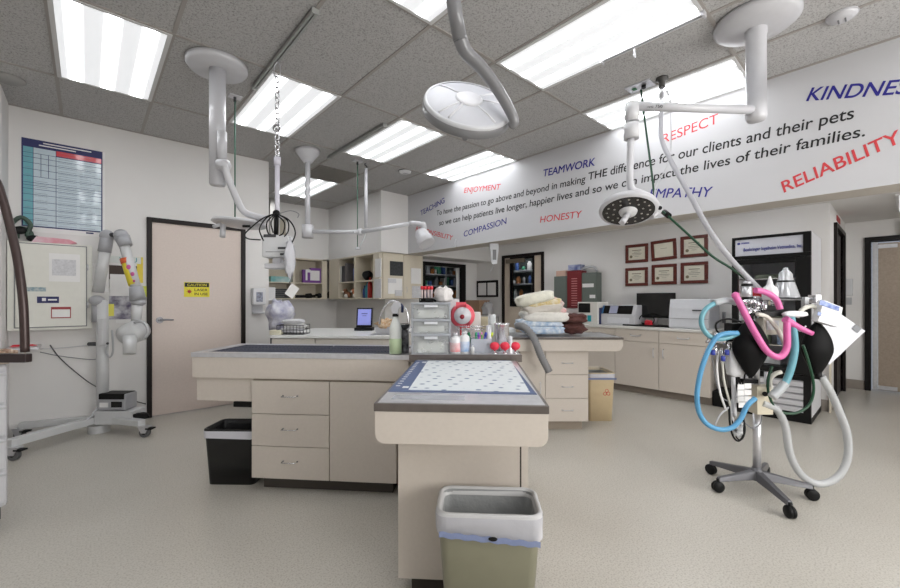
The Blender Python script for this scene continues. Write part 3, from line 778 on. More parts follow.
for x, y, x2, y2, m_, lb in ((375, 259, 381, 277, paper, 'tall white list on the side panel beside the shelf unit'), (374, 279, 381, 298, paperg, 'small printed notes low on the side panel beside the shelf unit')):
    a, b = gu(x, y, 3.52), gu(x2, y2, 3.52)
    tag(MB().box(3.520, 3.5275, b.y, a.y, b.z, a.z).build('taped_paper', m_), lb, 'paper')
# things on those shelves: placed by the point they stand on
def std(fn, p, name, label, cat, rz_=RZ, group=None):
    t = thing(name, label, cat, (p.x, p.y, p.z), rz_, group); fn(t); return t
def simple(name, label, cat, mb, mats, p, rz_=RZ, bev=0, group=None):
    o = mb.build(name, mats, None, bev); o.location = p; o.rotation_euler = (0, 0, rz_); return tag(o, label, cat, group)
def onA(x, y): q = gv(x, y, 7.6); return q
pz = lambda q, z: Vector((q.x, q.y, z))
simple('glove_box', 'teal and white box on the upper left alcove shelf', 'box', MB().box(-.18, .18, -.06, .06, 0, .10), [M('teal card', (70, 160, 160), .5, rgb2=(200, 216, 214), scale=5)], pz(onA(280, 281), shA), 0)
mb = MB().box(-.17, .17, -.03, .03, 0, .26); mb.m = 1; mb.box(-.19, .19, -.04, .04, 0, .05).box(-.19, -.14, -.04, .04, .05, .25).box(.14, .19, -.04, .04, .05, .29).box(-.1, -.05, -.04, .04, .05, .2).box(-.04, .14, -.04, .04, .24, .29)
simple('gift_bag', 'white bag with purple trim on the upper alcove shelf', 'bag', mb, [paper, M('purple trim', (112, 62, 140), .5)], pz(onA(312, 282), shA), 0, .006)
mb = MB().blob((0, 0, .05), .36, .16, .10, 2, .2, 2.6).blob((.12, 0, .1), .1, .1, .08, 3, .2)
simple('camera_case', 'small black padded case at the right of the lower alcove shelf', 'case', mb, [black], pz(onA(324.5, 298), SZ0+.02), 0)
mb = MB().tube([(-.3, 0, .03), (0, 0, .035), (.28, 0, .04)], .028, 10).cyl((.1, 0, .035), (.2, 0, .05), .05).cyl((-.25, 0, .03), (-.1, 0, .03), .035)
simple('clipper_handle', 'long black handled tool lying on the lower alcove shelf', 'tool', mb, [black], pz(onA(301, 298), SZ0+.02), 0)
mb = MB()
for i in range(5): mb.box(-.2, .2, -.07, .07, i*.035, i*.035+.03)
simple('binder_stack', 'dark flat binders stacked on the lower left alcove shelf', 'binder', mb, [dgrey], pz(onA(281, 298), SZ0+.02), 0, group=None)
# shelf B items
def onB(x): return gu(x, 290, 3.66)
for i, (x, h, wd, m_, lb) in enumerate(((341.2, .20, .05, M('black spine', (28, 28, 30), .5), 'black book at the left end of the upper right shelf'), (343.2, .34, .07, M('red spine', (176, 62, 52), .5), 'red book on the upper right shelf'), (345.2, .30, .05, M('white spine', (200, 200, 196), .5), 'white book beside the red book'),
                                     (348, .30, .11, M('charcoal spine', (48, 50, 54), .5), 'thick charcoal book in the middle of the upper right shelf'), (351, .34, .09, M('grey spine', (96, 92, 92), .5), 'grey book at the right end of the red and black books'))):
    q = onB(x); simple('book', lb, 'book', MB().box(-.09, .09, -wd/2, wd/2, 0, h), [m_], Vector((3.65, q.y, shB)), 0, .003, 'books on the upper right shelf')
q = onB(357.5); simple('spray_can', 'blue spray can on the upper shelf', 'bottle', MB().lathe([(.001, 0), (.045, 0), (.045, .22), (.03, .25), (.03, .29), (.001, .29)], n=16), [M('blue can', (70, 92, 150), .4)], Vector((3.62, q.y, shB)), 0)
q = onB(368); simple('scanner_head', 'black round scanner on the upper shelf, right of the blue can', 'device', MB().ell((0, 0, .09), .09, .09, .09, 18).cyl((-.06, -.05, .1), (-.1, -.08, .1), .06), [black], Vector((3.66, q.y, shB)), 0)
for x, lb, c1 in ((349.5, 'brown and white dog figurine on the lower right shelf', (128, 84, 56)), (358, 'orange and white cat figurine on the lower right shelf', (186, 120, 78))):
    q = onB(x)
    mb = MB().blob((0, 0, .06), .1, .17, .12, 1, .1, 2.2).ell((-.01, .07, .13), .045, .045, .045); mb.m = 1; mb.ell((-.04, -.03, .04), .04, .04, .04).ell((-.05, .07, .12), .02, .02, .02)
    mb.m = 0; mb.cyl((0, .05, .16), (0, .045, .19), .014, .003).cyl((0, .09, .16), (0, .095, .19), .014, .003)
    simple('animal_figurine', lb, 'figurine', mb, [M('fur'+str(c1[0]), c1, .6), M('white fur', (220, 216, 210), .6)], Vector((3.62, q.y, SZ0+.02)), 0)
for x, h, c, lb in ((366, .22, (48, 70, 120), 'dark blue bottle on the lower right shelf'), (368.5, .3, (60, 150, 170), 'turquoise bottle on the lower right shelf'), (371, .36, (176, 44, 40), 'red fire-extinguisher-like bottle on the lower right shelf')):
    q = onB(x); simple('bottle', lb, 'bottle', MB().lathe([(.001, 0), (.04, 0), (.04, h*.7), (.018, h*.8), (.018, h), (.001, h)], n=14), [M('bottle'+str(c[0]), c, .35)], Vector((3.64, q.y, SZ0+.02)), 0)
# steel duct behind the wall end
a, b = gv(270, 182, 7.3), gv(280.5, 262, 7.3)
simple('exhaust_duct', 'brushed steel duct hanging at the left of the alcove', 'duct', MB().box(0, b.x-a.x, 0, .18, 0, 1.0), [M('brushed duct', (170, 168, 164), .3, .9, var=.2, scale=6)], Vector((a.x, 7.3, SB-.0)), 0, .004)
# soap dispenser at the end of the laser door wall
a, b = gv(253, 288, VD-.1), gv(266, 307, VD-.1)
t = thing('soap_dispenser', 'white wall dispenser right of the laser door', 'dispenser', ((a.x+b.x)/2, VD, a.z-.3))
wd = (b.x-a.x)/2
MB().box(-wd, wd, -.1, 0, .09, .30).build('housing', white, t, bev=.012)
MB().box(-wd+.01, wd-.01, -.085, -.005, -.02, .0).box(-wd+.012, wd-.012, -.014, -.004, 0, .09).build('drip_tray', white, t, bev=.003)
MB().box(-wd*.5, wd*.5, -.104, -.1, .13, .25).build('label_window', M('dispenser label', (120, 124, 140), .4, var=.5, scale=40), t)
# things on the sink counter
def onS(x, y, z=.9): return gz(x, y, z)
p = onS(364, 330.5); k = dep(p)/FPX
t = thing('tablet_monitor', 'black framed tablet glowing lilac on the sink counter', 'tablet', p, RZ)
tl = Matrix.Rotation(math.radians(-12), 4, 'X')
MB().box(-8*k, 8*k, -.01, .01, .04, 23*k, tl).build('body', black, t, bev=.004)
MB().box(-6.6*k, 6.6*k, -.0125, -.0105, .065, 21.5*k, tl).build('screen', M('lit lilac screen', (120, 126, 186), .3, emit=.6), t)
mb = MB().box(-3*k, 3*k, -.014, -.0125, 16.5*k, 17.3*k, tl).box(-2*k, 2*k, -.014, -.0125, 14.5*k, 15*k, tl)
mb.build('screen_text', M('screen text', (70, 76, 140), .4), t)
MB().box(-9*k, 9*k, -.05, .09, 0, .035).box(-.03, .03, .02, .05, .035, .12).build('stand', black, t, bev=.004)
# crumpled bags and basket of papers
p = onS(288, 333); k = dep(p)/FPX
bagm = M('printed film bag', (206, 206, 212), .3, var=.12, scale=14, bump=.6, bscale=20, rgb2=(150, 150, 176))
p2 = onS(281, 332); tag(MB().blob(p2+Vector((0, .0, 16*k)), 26*k, .22, 33*k, 5, .25, 2.2, 4, 30).build('plastic_bag', bagm), 'large crumpled clear bag with blue print at the wall end', 'bag')
t = thing('wire_basket', 'wire basket full of folded printed papers on the sink counter', 'basket', onS(290, 334.8), RZ)
mb = MB()
X, Y, Z = 12.5*k, .2, 9*k
for z in (.004, Z*.5, Z):
    mb.tube([(-X, 0, z), (X, 0, z), (X, Y, z), (-X, Y, z), (-X, 0, z)], .004, 6)
for i in range(9):
    x = -X+2*X*i/8; mb.tube([(x, 0, Z), (x, 0, .004), (x, Y, .004), (x, Y, Z)], .003, 6)
mb.build('basket', dgrey, t)
q = t.location
for i, (dx_, dz_, c) in enumerate(((-.02, .045, paperg), (.015, .09, paper), (-.01, .135, paperg))):
    tag(MB().blob((q.x+dx_+.1*C_, q.y+.1*S_, q.z+dz_), 21*k, .17, .05, 30+i, .14, 3, 3, 26, Matrix.Rotation(RZ, 4, 'Z')).build('folded_paper', c), ('grey printed paper bundle lowest in the wire basket', 'white paper bundle midway in the wire basket', 'grey printed paper bundle topmost in the wire basket')[i], 'paper')
p = onS(275, 335); simple('soap_tray', 'pale yellow tub at the left end of the sink counter', 'tub', MB().box(-.06, .06, 0, .09, 0, .05), [M('cream tub', (216, 212, 190), .5)], p, RZ, .006)
p = onS(388, 332); k = dep(p)/FPX
t = thing('tissue_tray', 'white tray heaped with tan swabs beside the faucet', 'tray', p, RZ)
MB().box(-12*k, 14*k, -.05, .12, 0, .012).box(-12*k, 14*k, -.05, -.045, .012, .06).box(-12*k, 14*k, .115, .12, .012, .06).box(-12*k, -12*k+.005, -.045, .115, .012, .06).box(14*k-.005, 14*k, -.045, .115, .012, .06).build('tray', white, t)
o = MB().blob(p+Vector((0, .03, .085)), 20*k, .13, .12, 8, .35, 2.4, 5, 30).build('swab_pile', M('tan swabs', (190, 142, 96), .8, rgb2=(222, 206, 180), scale=30)); tag(o, 'heap of tan swabs in the white tray', 'swabs')
# paper towels / box left of the basket at the wall end
# ------------------------------------------------------------------ things on the supply counter and the left table
CZ = .93
def onC(x, y=354.5): return gz(x, y, CZ)
def onL(x, y): return gz(x, y, HL)
# three-drawer organiser
p = onC(431, 354); k = dep(p)/FPX
t = thing('drawer_organizer', 'translucent grey three-drawer plastic organiser', 'drawer unit', p, RZ)
wd, hh, dp_ = 39.5*k, 51.5*k, .3
frm = M('grey translucent frame', (170, 173, 179), .35, alpha=.9); clr = M('frosted drawer front', (216, 219, 219), .3, alpha=.32)
mb = MB(); zz = [0, 20*k, 34.6*k, hh]
for z in zz: mb.box(-wd/2, wd/2, -.012, dp_, max(z-.012, 0), z+.004 if z < hh else hh)
mb.box(-wd/2, -wd/2+.012, 0, dp_, 0, hh).box(wd/2-.012, wd/2, 0, dp_, 0, hh).box(-wd/2, wd/2, dp_-.006, dp_, 0, hh)
mb.build('frame', frm, t, bev=.002)
for i in range(3):
    z0, z1 = zz[i]+.006, zz[i+1]-.014
    d_ = MB().box(-wd/2+.014, wd/2-.014, -.006, -.001, z0, z1).box(-wd/2+.014, -wd/2+.018, 0, dp_-.02, z0, z1-.02).box(wd/2-.018, wd/2-.014, 0, dp_-.02, z0, z1-.02).box(-wd/2+.014, wd/2-.014, 0, dp_-.02, z0, z0+.004).build('drawer', clr, t)
    MB().box(-wd/6, wd/6, -.026, -.006, z1-.016, z1).build('handle', M('white grip', (210, 212, 216), .4), d_, bev=.002)
    MB().box(-wd/2+.04, wd/2-.04, .01, dp_-.06, z0+.006, z0+(z1-z0)*.62).build('contents', M('packed swab packets', (216, 219, 210), .6, var=.12, scale=60), d_, bev=.006)
org = t; OT = p.z+hh
# test tube rack and tubes on it
q = Vector((p.x, p.y, 0))
def onO(x, back=.08): v = D(x, 300, dep(p)+back); return Vector((v.x, v.y, OT))
q = onO(426.5); k2 = dep(q)/FPX
rk = simple('tube_rack', 'black test tube rack on top of the drawer organiser', 'rack', MB().box(-7*k2, 7*k2, -.03, .03, 0, .012).box(-7*k2, 7*k2, -.03, .03, .02, .026).box(-7*k2, -6.6*k2, -.03, .03, .012, .02).box(6.6*k2, 7*k2, -.03, .03, .012, .02), [black], q, RZ)
for i in range(4):
    v = q+Vector((S_, -C_, 0))*((i-1.4)*3.2*k2)
    t = thing('blood_tube', 'red-capped blood tube in the black rack', 'test tube', (v.x, v.y, OT+.026), 0, 'red-capped tubes on the organiser')
    MB().lathe([(.001, 0), (.007, .002), (.007, .062), (.001, .062)], n=12).build('tube', M('tube glass', (206, 190, 190), .2, alpha=.9), t)
    MB().cyl((0, 0, .056), (0, 0, .078), .0095, n=14).build('cap', red, t)
q = onO(443, .1); tag(MB().blob((q.x, q.y, OT+.05), .11, .1, .10, 11, .2, 2.6, 4, 26).build('crumpled_bag', M('white crinkled bag', (214, 210, 208), .4, bump=.6, bscale=30)), 'white crumpled bag on top of the drawer organiser', 'bag')
# spray bottle
p = onL(395.5, 353.5); k = dep(p)/FPX
t = thing('spray_bottle', 'white spray bottle a third full of green liquid', 'bottle', p, RZ)
R_ = 6.2*k
MB().lathe([(.001, 0), (R_, .002), (R_*1.02, 15*k), (R_*.98, 15.2*k)], n=20).build('liquid', M('green liquid', (188, 206, 168), .3), t)
MB().lathe([(R_*.98, 15.2*k), (R_, 25*k), (R_*.85, 29*k), (R_*.45, 35*k), (R_*.4, 37*k), (.001, 37*k)], n=20).build('body', M('milky plastic', (214, 217, 213), .35), t)
MB().cyl((0, 0, 37*k), (0, 0, 40*k), R_*.5, n=16).build('collar', black, t)
MB().prism([(-3*k, 39*k), (3*k, 39*k), (3.2*k, 44*k), (6*k, 47.5*k), (5*k, 50.5*k), (-1*k, 52*k), (-4.5*k, 46*k)], -.014, .014, 'y').build('spray_head', white, t, bev=.003)
MB().tube([(5*k, 0, 49.5*k), (7*k, 0, 47*k), (6.6*k, 0, 41*k)], .009, 8).build('trigger', M('navy trigger', (30, 40, 80), .4), t)
# black wire bundle with round head
p = onL(404.5, 352.5); k = dep(p)/FPX
t = thing('otoscope_holder', 'black cylindrical holder with silver round top beside the organiser', 'holder', p, RZ)
MB().lathe([(.001, 0), (4.5*k, 0), (4.3*k, 20*k), (3*k, 23*k), (.001, 23*k)], n=18).build('body', M('black and silver clutter', (24, 24, 26), .3, rgb2=(150, 150, 154), scale=28), t)
MB().lathe([(2*k, 23*k), (4.5*k, 25*k), (5.2*k, 28*k), (4.4*k, 28.4*k), (.001, 28*k)], n=20).build('cup', dgrey, t)
MB().ring((0, 0, 28*k), 4.2*k, 5.3*k, 0, .006, 24).build('rim', chrome, t)
# bottles in front row
def bottle(px, name, label, wpx, hpx, bodym, capm, labm=None, back=.03, sq=False, handle=False):
    v = onC(px); dirv = Vector((C_, S_, 0)); v = v+dirv*back; k = dep(v)/FPX
    t = thing(name, label, 'bottle', v, RZ)
    r = wpx*k/2; h = hpx*k
    pr = [(.001, 0), (r, .003), (r, h*.68), (r*.92, h*.76), (r*.4, h*.85), (r*.4, h*.88), (.001, h*.88)]
    MB().lathe(pr, n=20, T=Matrix.Diagonal((1, .8 if sq else 1, 1))).build('body', bodym, t)
    MB().cyl((0, 0, h*.86), (0, 0, h), r*.45, n=16).build('cap', capm, t)
    if labm: MB().lathe([(r*1.015, h*.12), (r*1.015, h*.55)], n=20, T=Matrix.Diagonal((1, .8 if sq else 1, 1))).build('label', labm, t)
    return t
plast = M('white bottle plastic', (222, 222, 224), .35)
bottle(455.5, 'saline_bottle', 'white bottle with red and white label, left in the front row', 11.5, 21, plast, white, M('redwhite label', (226, 222, 224), .5, rgb2=(206, 96, 96), scale=9))
bottle(464.5, 'saline_bottle', 'white bottle with blue label, second in the front row', 10.5, 23, plast, white, M('bluewhite label', (222, 224, 230), .5, rgb2=(70, 130, 186), scale=9))
bottle(472.5, 'vial', 'small clear vial at the very front edge of the supply counter', 4, 9.5, M('clear vial', (196, 196, 196), .2), chrome, None, .0)
# marker basket
p = onC(482, 354)+Vector((C_, S_, 0))*.05; k = dep(p)/FPX
t = thing('supply_basket', 'clear plastic basket of coloured markers', 'basket', p, RZ)
x_ = 10.5*k; mb = MB().box(-x_, x_, 0, .004, 0, 14*k).box(-x_, x_, .1, .104, 0, 14*k).box(-x_, -x_+.004, 0, .1, 0, 14*k).box(x_-.004, x_, 0, .1, 0, 14*k).box(-x_, x_, 0, .1, 0, .004)
mb.build('basket', M('clear basket', (200, 204, 212), .3, alpha=.55), t)
MB().box(-x_+.01, x_-.01, .01, .095, .006, 9*k).build('packets', M('coloured packets', (206, 206, 212), .6, rgb2=(146, 132, 176), scale=30), t, bev=.005)
for i, (dx_, c, lb, tl_) in enumerate(((-8.5, (30, 120, 80), 'green marker', -.25), (-6, (60, 160, 120), 'mint marker', .1), (-3.5, (226, 110, 190), 'pink marker', .25), (-1, (130, 90, 190), 'violet marker', -.1), (1, (60, 70, 180), 'blue marker', .3), (4, (90, 180, 90), 'light green marker', -.3), (7, (200, 220, 60), 'yellow marker', .3))):
    a = p+Vector((S_, -C_, 0))*(dx_*k)+Vector((C_, S_, 0))*.05+Vector((0, 0, .02)); b = a+Vector((S_*tl_*.1, -C_*tl_*.1, 20*k-.02))
    tag(MB().cyl(a, a.lerp(b, .75), .006, n=10).cyl(a.lerp(b, .75), b, .009, n=10).build('marker', M(lb, c, .4)), lb+' standing in the clear basket', 'marker', 'markers in the clear basket')
# red plush-like dispenser
p = onC(462, 354)+Vector((C_, S_, 0))*.22; k = dep(p)/FPX
t = thing('tape_dispenser', 'red stand with a round white face and dark red centre', 'dispenser', p, RZ)
MB().box(-1*k, 1*k, 0, .02, 0, 26*k).box(-4*k, 4*k, -.03, .05, 0, .015).build('stem', red, t, bev=.003)
rt = Matrix.Rotation(PI/2, 3, 'X')
MB().lathe([(.001, -.02), (11*k, -.02), (12.5*k, 0), (11*k, .02), (.001, .02)], (1.5*k, .01, 34*k), 28, rt).box(-5*k, 5*k, -.01, .03, 40*k, 47.5*k).box(4*k, 9*k, -.01, .02, 22*k, 30*k).build('body', M('coral red', (216, 84, 98), .4), t)
MB().lathe([(.001, .0), (8.6*k, .004), (8.4*k, .014), (.001, .016)], (1.5*k, -.010, 34*k), 28, rt).build('face', white, t)
MB().lathe([(.001, 0), (2.4*k, 0), (2.0*k, .004), (.001, .005)], (1*k, -.0265, 33*k), 20, rt).build('centre', M('dark red', (130, 20, 36), .4), t)
# steel canister, red balls, silver tips
p = onC(505, 354)+Vector((C_, S_, 0))*.16; k = dep(p)/FPX
t = thing('steel_canister', 'tall brushed steel canister behind the red bulbs', 'canister', p, RZ)
MB().lathe([(.001, 0), (7.3*k, 0), (7.3*k, 26*k), (7.9*k, 26.5*k), (7.9*k, 27.5*k), (7*k, 27.5*k), (6.8*k, 24*k), (.001, 24*k)], n=28).build('body', M('bright steel', (222, 222, 225), .22, .85, var=.1, scale=40), t)
for px, b_, wpx, hpx, lb in ((491, .13, 6, 26, 'narrow steel canister left of the tall one'), (511.5, .05, 4.4, 17, 'slim steel tube standing between red bulbs')):
    p = onC(px)+Vector((C_, S_, 0))*b_; kk_ = dep(p)/FPX
    simple('steel_tube', lb, 'canister', MB().lathe([(.001, 0), (wpx*.8*kk_, 0), (wpx*.6*kk_, .01), (wpx*.5*kk_, .02), (wpx*.5*kk_, hpx*kk_), (wpx*.3*kk_, hpx*kk_+.004), (.001, hpx*kk_+.004)], n=18), [steel], p, RZ)
for i, (px, lb) in enumerate(((495.5, 'leftmost of the three red bulbs on chrome feet'), (506, 'middle one of the three red bulbs'), (516.5, 'rightmost of the three red bulbs'))):
    p = onC(px)+Vector((C_, S_, 0))*.045; k = dep(p)/FPX
    t = thing('suction_bulb', lb, 'bulb', p, RZ, 'red bulbs on chrome feet')
    MB().ell((0, 0, 7.5*k), 4.9*k, 3.6*k, 4.2*k, 18).build('bulb', M('red rubber', (214, 40, 66), .45), t)
    MB().lathe([(.001, 0), (3*k, 0), (2.4*k, .006), (1*k, .012), (1*k, 4*k), (.001, 4*k)], n=16).build('foot', chrome, t)
# back row: jars, carton, wire rack
def cbox(px, b_, wpx, hpx, dpm, m_, name, label, z0=0, bev=.003, cat='box'):
    p = onC(px)+Vector((C_, S_, 0))*b_; k = dep(p)/FPX
    return simple(name, label, cat, MB().box(-wpx*k/2, wpx*k/2, 0, dpm, z0*k, (z0+hpx)*k), [m_], p, RZ, bev)
cbox(478, .33, 12, 36, .1, M('white tissue packet', (214, 210, 206), .6, var=.1, scale=12), 'tissue_box', 'white paper packets behind the marker basket')
p = onC(456, 354)+Vector((C_, S_, 0))*.33; k = dep(p)/FPX
cbox(453.5, .40, 12, 48, .1, M('white carton', (210, 206, 208), .6), 'carton', 'white carton behind the organiser edge')
cbox(489, .40, 10, 30, .08, M('beige applicator box', (196, 186, 160), .6), 'applicator_jar', 'beige jar of wooden applicators')
p = onC(497, 354)+Vector((C_, S_, 0))*.30; k = dep(p)/FPX
simple('glass_jar', 'clear glass jar with steel lid behind the steel canister', 'jar', MB().lathe([(.001, 0), (4*k, 0), (4*k, 34*k), (.001, 34*k)], n=18), [M('jar glass', (196, 200, 200), .15, alpha=.85)], p, RZ)
t = thing('wire_rack', 'low chrome wire rack behind the front bottles', 'rack', onC(470)+Vector((C_, S_, 0))*.15, RZ); k = dep(t.location)/FPX
mb = MB()
for z in (22*k, 25*k): mb.tube([(-12*k, 0, z), (18*k, 0, z), (18*k, .03, z), (-12*k, .03, z), (-12*k, 0, z)], .002, 6)
for i in range(7): mb.tube([(-12*k+5*k*i, 0, 0), (-12*k+5*k*i, 0, 25*k)], .002, 6)
mb.build('rack', chrome, t)
# brown carton and framed notices in the far nook
p = gu(481, 300, UW-.35)
cart = thing('utility_cart', 'steel cart against the far nook wall left of the glazed door', 'cart', (UW-.3, 5.66, 0))
MB().box(-.22, .22, -.28, .28, .93, .96).box(-.22, .22, -.28, .28, .3, .33).build('shelf', steel, cart)
mb = MB()
for x in (-.2, .2):
    for y in (-.26, .26): mb.cyl((x, y, 0), (x, y, .96), .012)
mb.build('frame', chrome, cart)
o = MB().box(-.15, .15, -.2, .2, 0, .30).build('cardboard_box', M('brown cardboard', (150, 122, 98), .7)); o.location = (UW-.3, 5.78, .96); tag(o, 'brown cardboard box on the cart in the far nook', 'box')
o = MB().blob((0, 0, .12), .2, .2, .28, 4, .3).build('crumpled_bag', M('grey scrunched bag', (176, 176, 178), .5, bump=.5)); o.location = (UW-.3, 5.5, .96); tag(o, 'grey scrunched bag beside the brown cardboard box', 'bag')
a, b = gu(477, 281, UW-.01), gu(498, 297, UW-.01)
t = thing('notice_board', 'black framed board with two white notices left of the glazed door', 'board', (UW, (a.y+b.y)/2, b.z))
hw = abs(a.y-b.y)/2; zh = a.z-b.z
MB().box(-.02, 0, -hw, hw, 0, zh).build('frame', blackm, t)
MB().box(-.024, -.02, .02, hw-.05, .04, zh-.05).build('notice', paper, t); MB().box(-.024, -.02, -hw+.05, -.02, .04, zh-.05).build('notice', paper, t)
MATS_BAG = M('black bag rubber', (8, 8, 9), .6); MATS_BAG.node_tree.nodes['Principled BSDF'].inputs['Specular IOR Level'].default_value = .15
# ------------------------------------------------------------------ back counter with its cabinets and machines
UF = 5.50; VE = gu(710.3, 380, UF).y; VS = gu(658.7, 380, UF).y; mod = VS-VE
HB = .90
nmod = 3
vend = VE+mod*nmod
t = thing('back_worktop', 'long pale worktop along the framed certificates wall', 'worktop', (UF, (VE+vend)/2, HB-.03))
MB().box(UF-.025, UW-.002, VE-.02, vend, HB-.03, HB).build('worktop_slab', M('pale worktop', (208, 206, 202), .4), t, W=True, bev=.004)
MB().box(UW-.02, UW-.002, VE-.02, vend, HB, HB+.1).build('upstand', M('pale worktop', (208, 206, 202), .4), t, W=True)
for i in range(nmod):
    a, b = VE+mod*i, VE+mod*(i+1)
    t = thing('base_cabinet', ('beige base cabinet at the right end of the back worktop', 'beige base cabinet left of the end one under the back worktop', 'beige base cabinet under the blood analysers, mostly hidden')[i], 'cabinet', (UF+.3, (a+b)/2, 0), 0, 'back base cabinets')
    mb = MB().box(UF+.02, UW-.004, a+.001, b-.001, .10, HB-.031); mb.m = 1; mb.box(UF+.07, UW-.1, a+.001, b-.001, 0, .10)
    mb.build('body', [lam, M('toe kick', (124, 114, 104), .6)], t, W=True)
    dr = MB().box(UF, UF+.02, a+.003, b-.003, HB-.19, HB-.035).build('drawer', lam, t, W=True, bev=.0015)
    pull('handle', (UF, (a+b)/2, HB-.10), .13, dr, ax=(0, -1), mat=steel, W=True) if False else None
    mb = MB().tube([(UF, (a+b)/2+.065, HB-.10), (UF-.025, (a+b)/2+.06, HB-.112), (UF-.028, (a+b)/2, HB-.118), (UF-.025, (a+b)/2-.06, HB-.112), (UF, (a+b)/2-.065, HB-.10)], .006, 8, sm=3)
    mb.build('handle', steel, dr, W=True)
    d = MB().box(UF, UF+.02, a+.003, b-.003, .10, HB-.195).build('door', lam, t, W=True, bev=.0015)
    hv = b-.06 if i % 2 == 0 else a+.06
    MB().tube([(UF, hv, HB-.27), (UF-.026, hv, HB-.28), (UF-.03, hv, HB-.325), (UF-.026, hv, HB-.37), (UF, hv, HB-.38)], .006, 8, sm=3).build('handle', steel, d, W=True)
def onW(px, y=None, u=5.8): q = gu(px, 300, u); return Vector((u, q.y, HB))
# -90deg: local x runs along -v (image right), local y away from camera (+u)
RB = -PI/2
def ext(x0, x1, y0, y1, u):      # local sizes of a front face seen between pixels at plane u
    a, b = gu(x0, y0, u), gu(x1, y1, u); return a.y, b.y, a.z, b.z
# big analyser at the right
va, vb_, z1, z0 = ext(668.5, 709, 301, 334, 5.68)
z1 = gu(700, 299, 5.68).z
t = thing('centrifuge_analyzer', 'wide silver-white rounded analyser beside the monitor', 'machine', (5.68, va, HB), RB)
W_ = va-vb_; Hh = z1-HB
pr = [(0, .02), (0, Hh*.35), (.02, Hh*.7), (.05, Hh), (.42, Hh), (.44, Hh-.02), (.44, .0), (.01, 0)]
silver = M('silver white plastic', (204, 206, 211), .32, coat=.2)
MB().prism([(y, z) for y, z in pr], 0, W_, 'x').build('housing', silver, t, bev=.012)
MB().box(.01, W_-.01, -.004, .006, Hh*.33, Hh*.345).build('seam', midg, t)
MB().box(W_*.55, W_*.93, .052, .12, Hh, Hh+.004).build('keypad', M('keypad', (150, 152, 158), .5, var=.4, scale=60), t)
MB().box(W_*.6, W_*.82, -.0, .03, Hh*.60, Hh*.64).build('badge', dgrey, t)
MB().box(.02, W_-.02, .02, .42, -.0, .004).build('foot', black, t)
# monitor
va, vb_, z1, z0 = ext(636.5, 675, 293, 318, 5.95)
t = thing('computer_monitor', 'black computer monitor on the back worktop', 'monitor', (5.95, (va+vb_)/2, HB), RB)
W_ = (va-vb_); zt = gu(656, 293, 5.95).z-HB; zb = gu(656, 318, 5.95).z-HB
MB().box(-W_/2, W_/2, 0, .03, zb, zt).build('bezel', black, t, bev=.003); MB().box(-W_/2+.012, W_/2-.012, -.002, 0, zb+.03, zt-.012).build('screen', screen, t)
MB().box(-W_/2, W_/2, .0, .031, zt, zt+.006).build('top_edge', steel, t)
MB().box(-.025, .025, .0, .025, .01, zb).build('neck', steel, t); MB().box(-.13, .13, -.08, .12, 0, .014).build('foot', black, t, bev=.004)
o = MB().box(-.25, .55, -.25, -.1, 0, .02).build('keyboard', black, None, .004); o.location = (5.95, (va+vb_)/2+.1, HB); o.rotation_euler = (0, 0, RB); tag(o, 'black keyboard in front of the computer monitor', 'keyboard')
c = Vector((5.84, (va+vb_)/2+.07, HB+.09))
o = MB().tube([c+Vector((0, .1*math.cos(a), .075*math.sin(a))) for a in [i*.5 for i in range(12)]]+[c+Vector((0, .05, -.05)), c+Vector((0, -.06, -.07))], .008, 8, sm=3).build('coiled_cable', black); tag(o, 'black coiled cable below the monitor', 'cable')
o = MB().blob((5.83, (va+vb_)/2+.04, HB+.045), .06, .1, .08, 3, .2).build('red_clamp', red); tag(o, 'small red gadget under the monitor', 'gadget')
o = MB().box(5.80, 5.92, va+.02, va+.16, HB+.021, HB+.075).build('card_box', paper); tag(o, 'small white carton left of the monitor foot', 'box')
# printer-like analyser
va, vb_, z1, z0 = ext(601, 635, 303, 330, 5.72)
t = thing('chemistry_analyzer', 'white analyser with a slanted black front panel', 'machine', (5.72, va, HB), RB)
W_ = va-vb_; zt = gu(615, 305, 5.72).z-HB
MB().prism([(0, 0), (0, zt*.52), (.07, zt), (.34, zt), (.34, 0)], 0, W_, 'x').build('housing', white, t, bev=.01)
n_ = Vector((0, -(zt*.48), .07)).normalized()
def sl(x0, x1, s0, s1, off): 
    P = [Vector((x, .07*s, zt*(.52+.48*s)))+n_*off for x, s in ((x0, s0), (x1, s0), (x1, s1), (x0, s1))]
    Q = [p-n_*.006 for p in P]; return MB().add(P+Q, [(0, 1, 2, 3), (0, 4, 5, 1), (1, 5, 6, 2), (2, 6, 7, 3), (3, 7, 4, 0), (4, 7, 6, 5)])
sl(.03, W_-.05, .08, .92, .004).build('front_panel', screen, t); sl(.12, .24, .12, .88, .007).build('display', M('lilac grey display', (150, 154, 178), .3), t)
sl(.005, .028, .08, .92, .004).build('blue_trim', M('blue trim', (60, 110, 160), .4), t)
MB().box(.1, W_-.08, -.004, 0, zt*.1, zt*.38).build('tray_door', M('tray door', (206, 207, 212), .4), t, bev=.002)
MB().box(-.05, -.0, .0, .30, 0, zt*.85).build('side_pod', M('navy side', (44, 54, 96), .4), t)
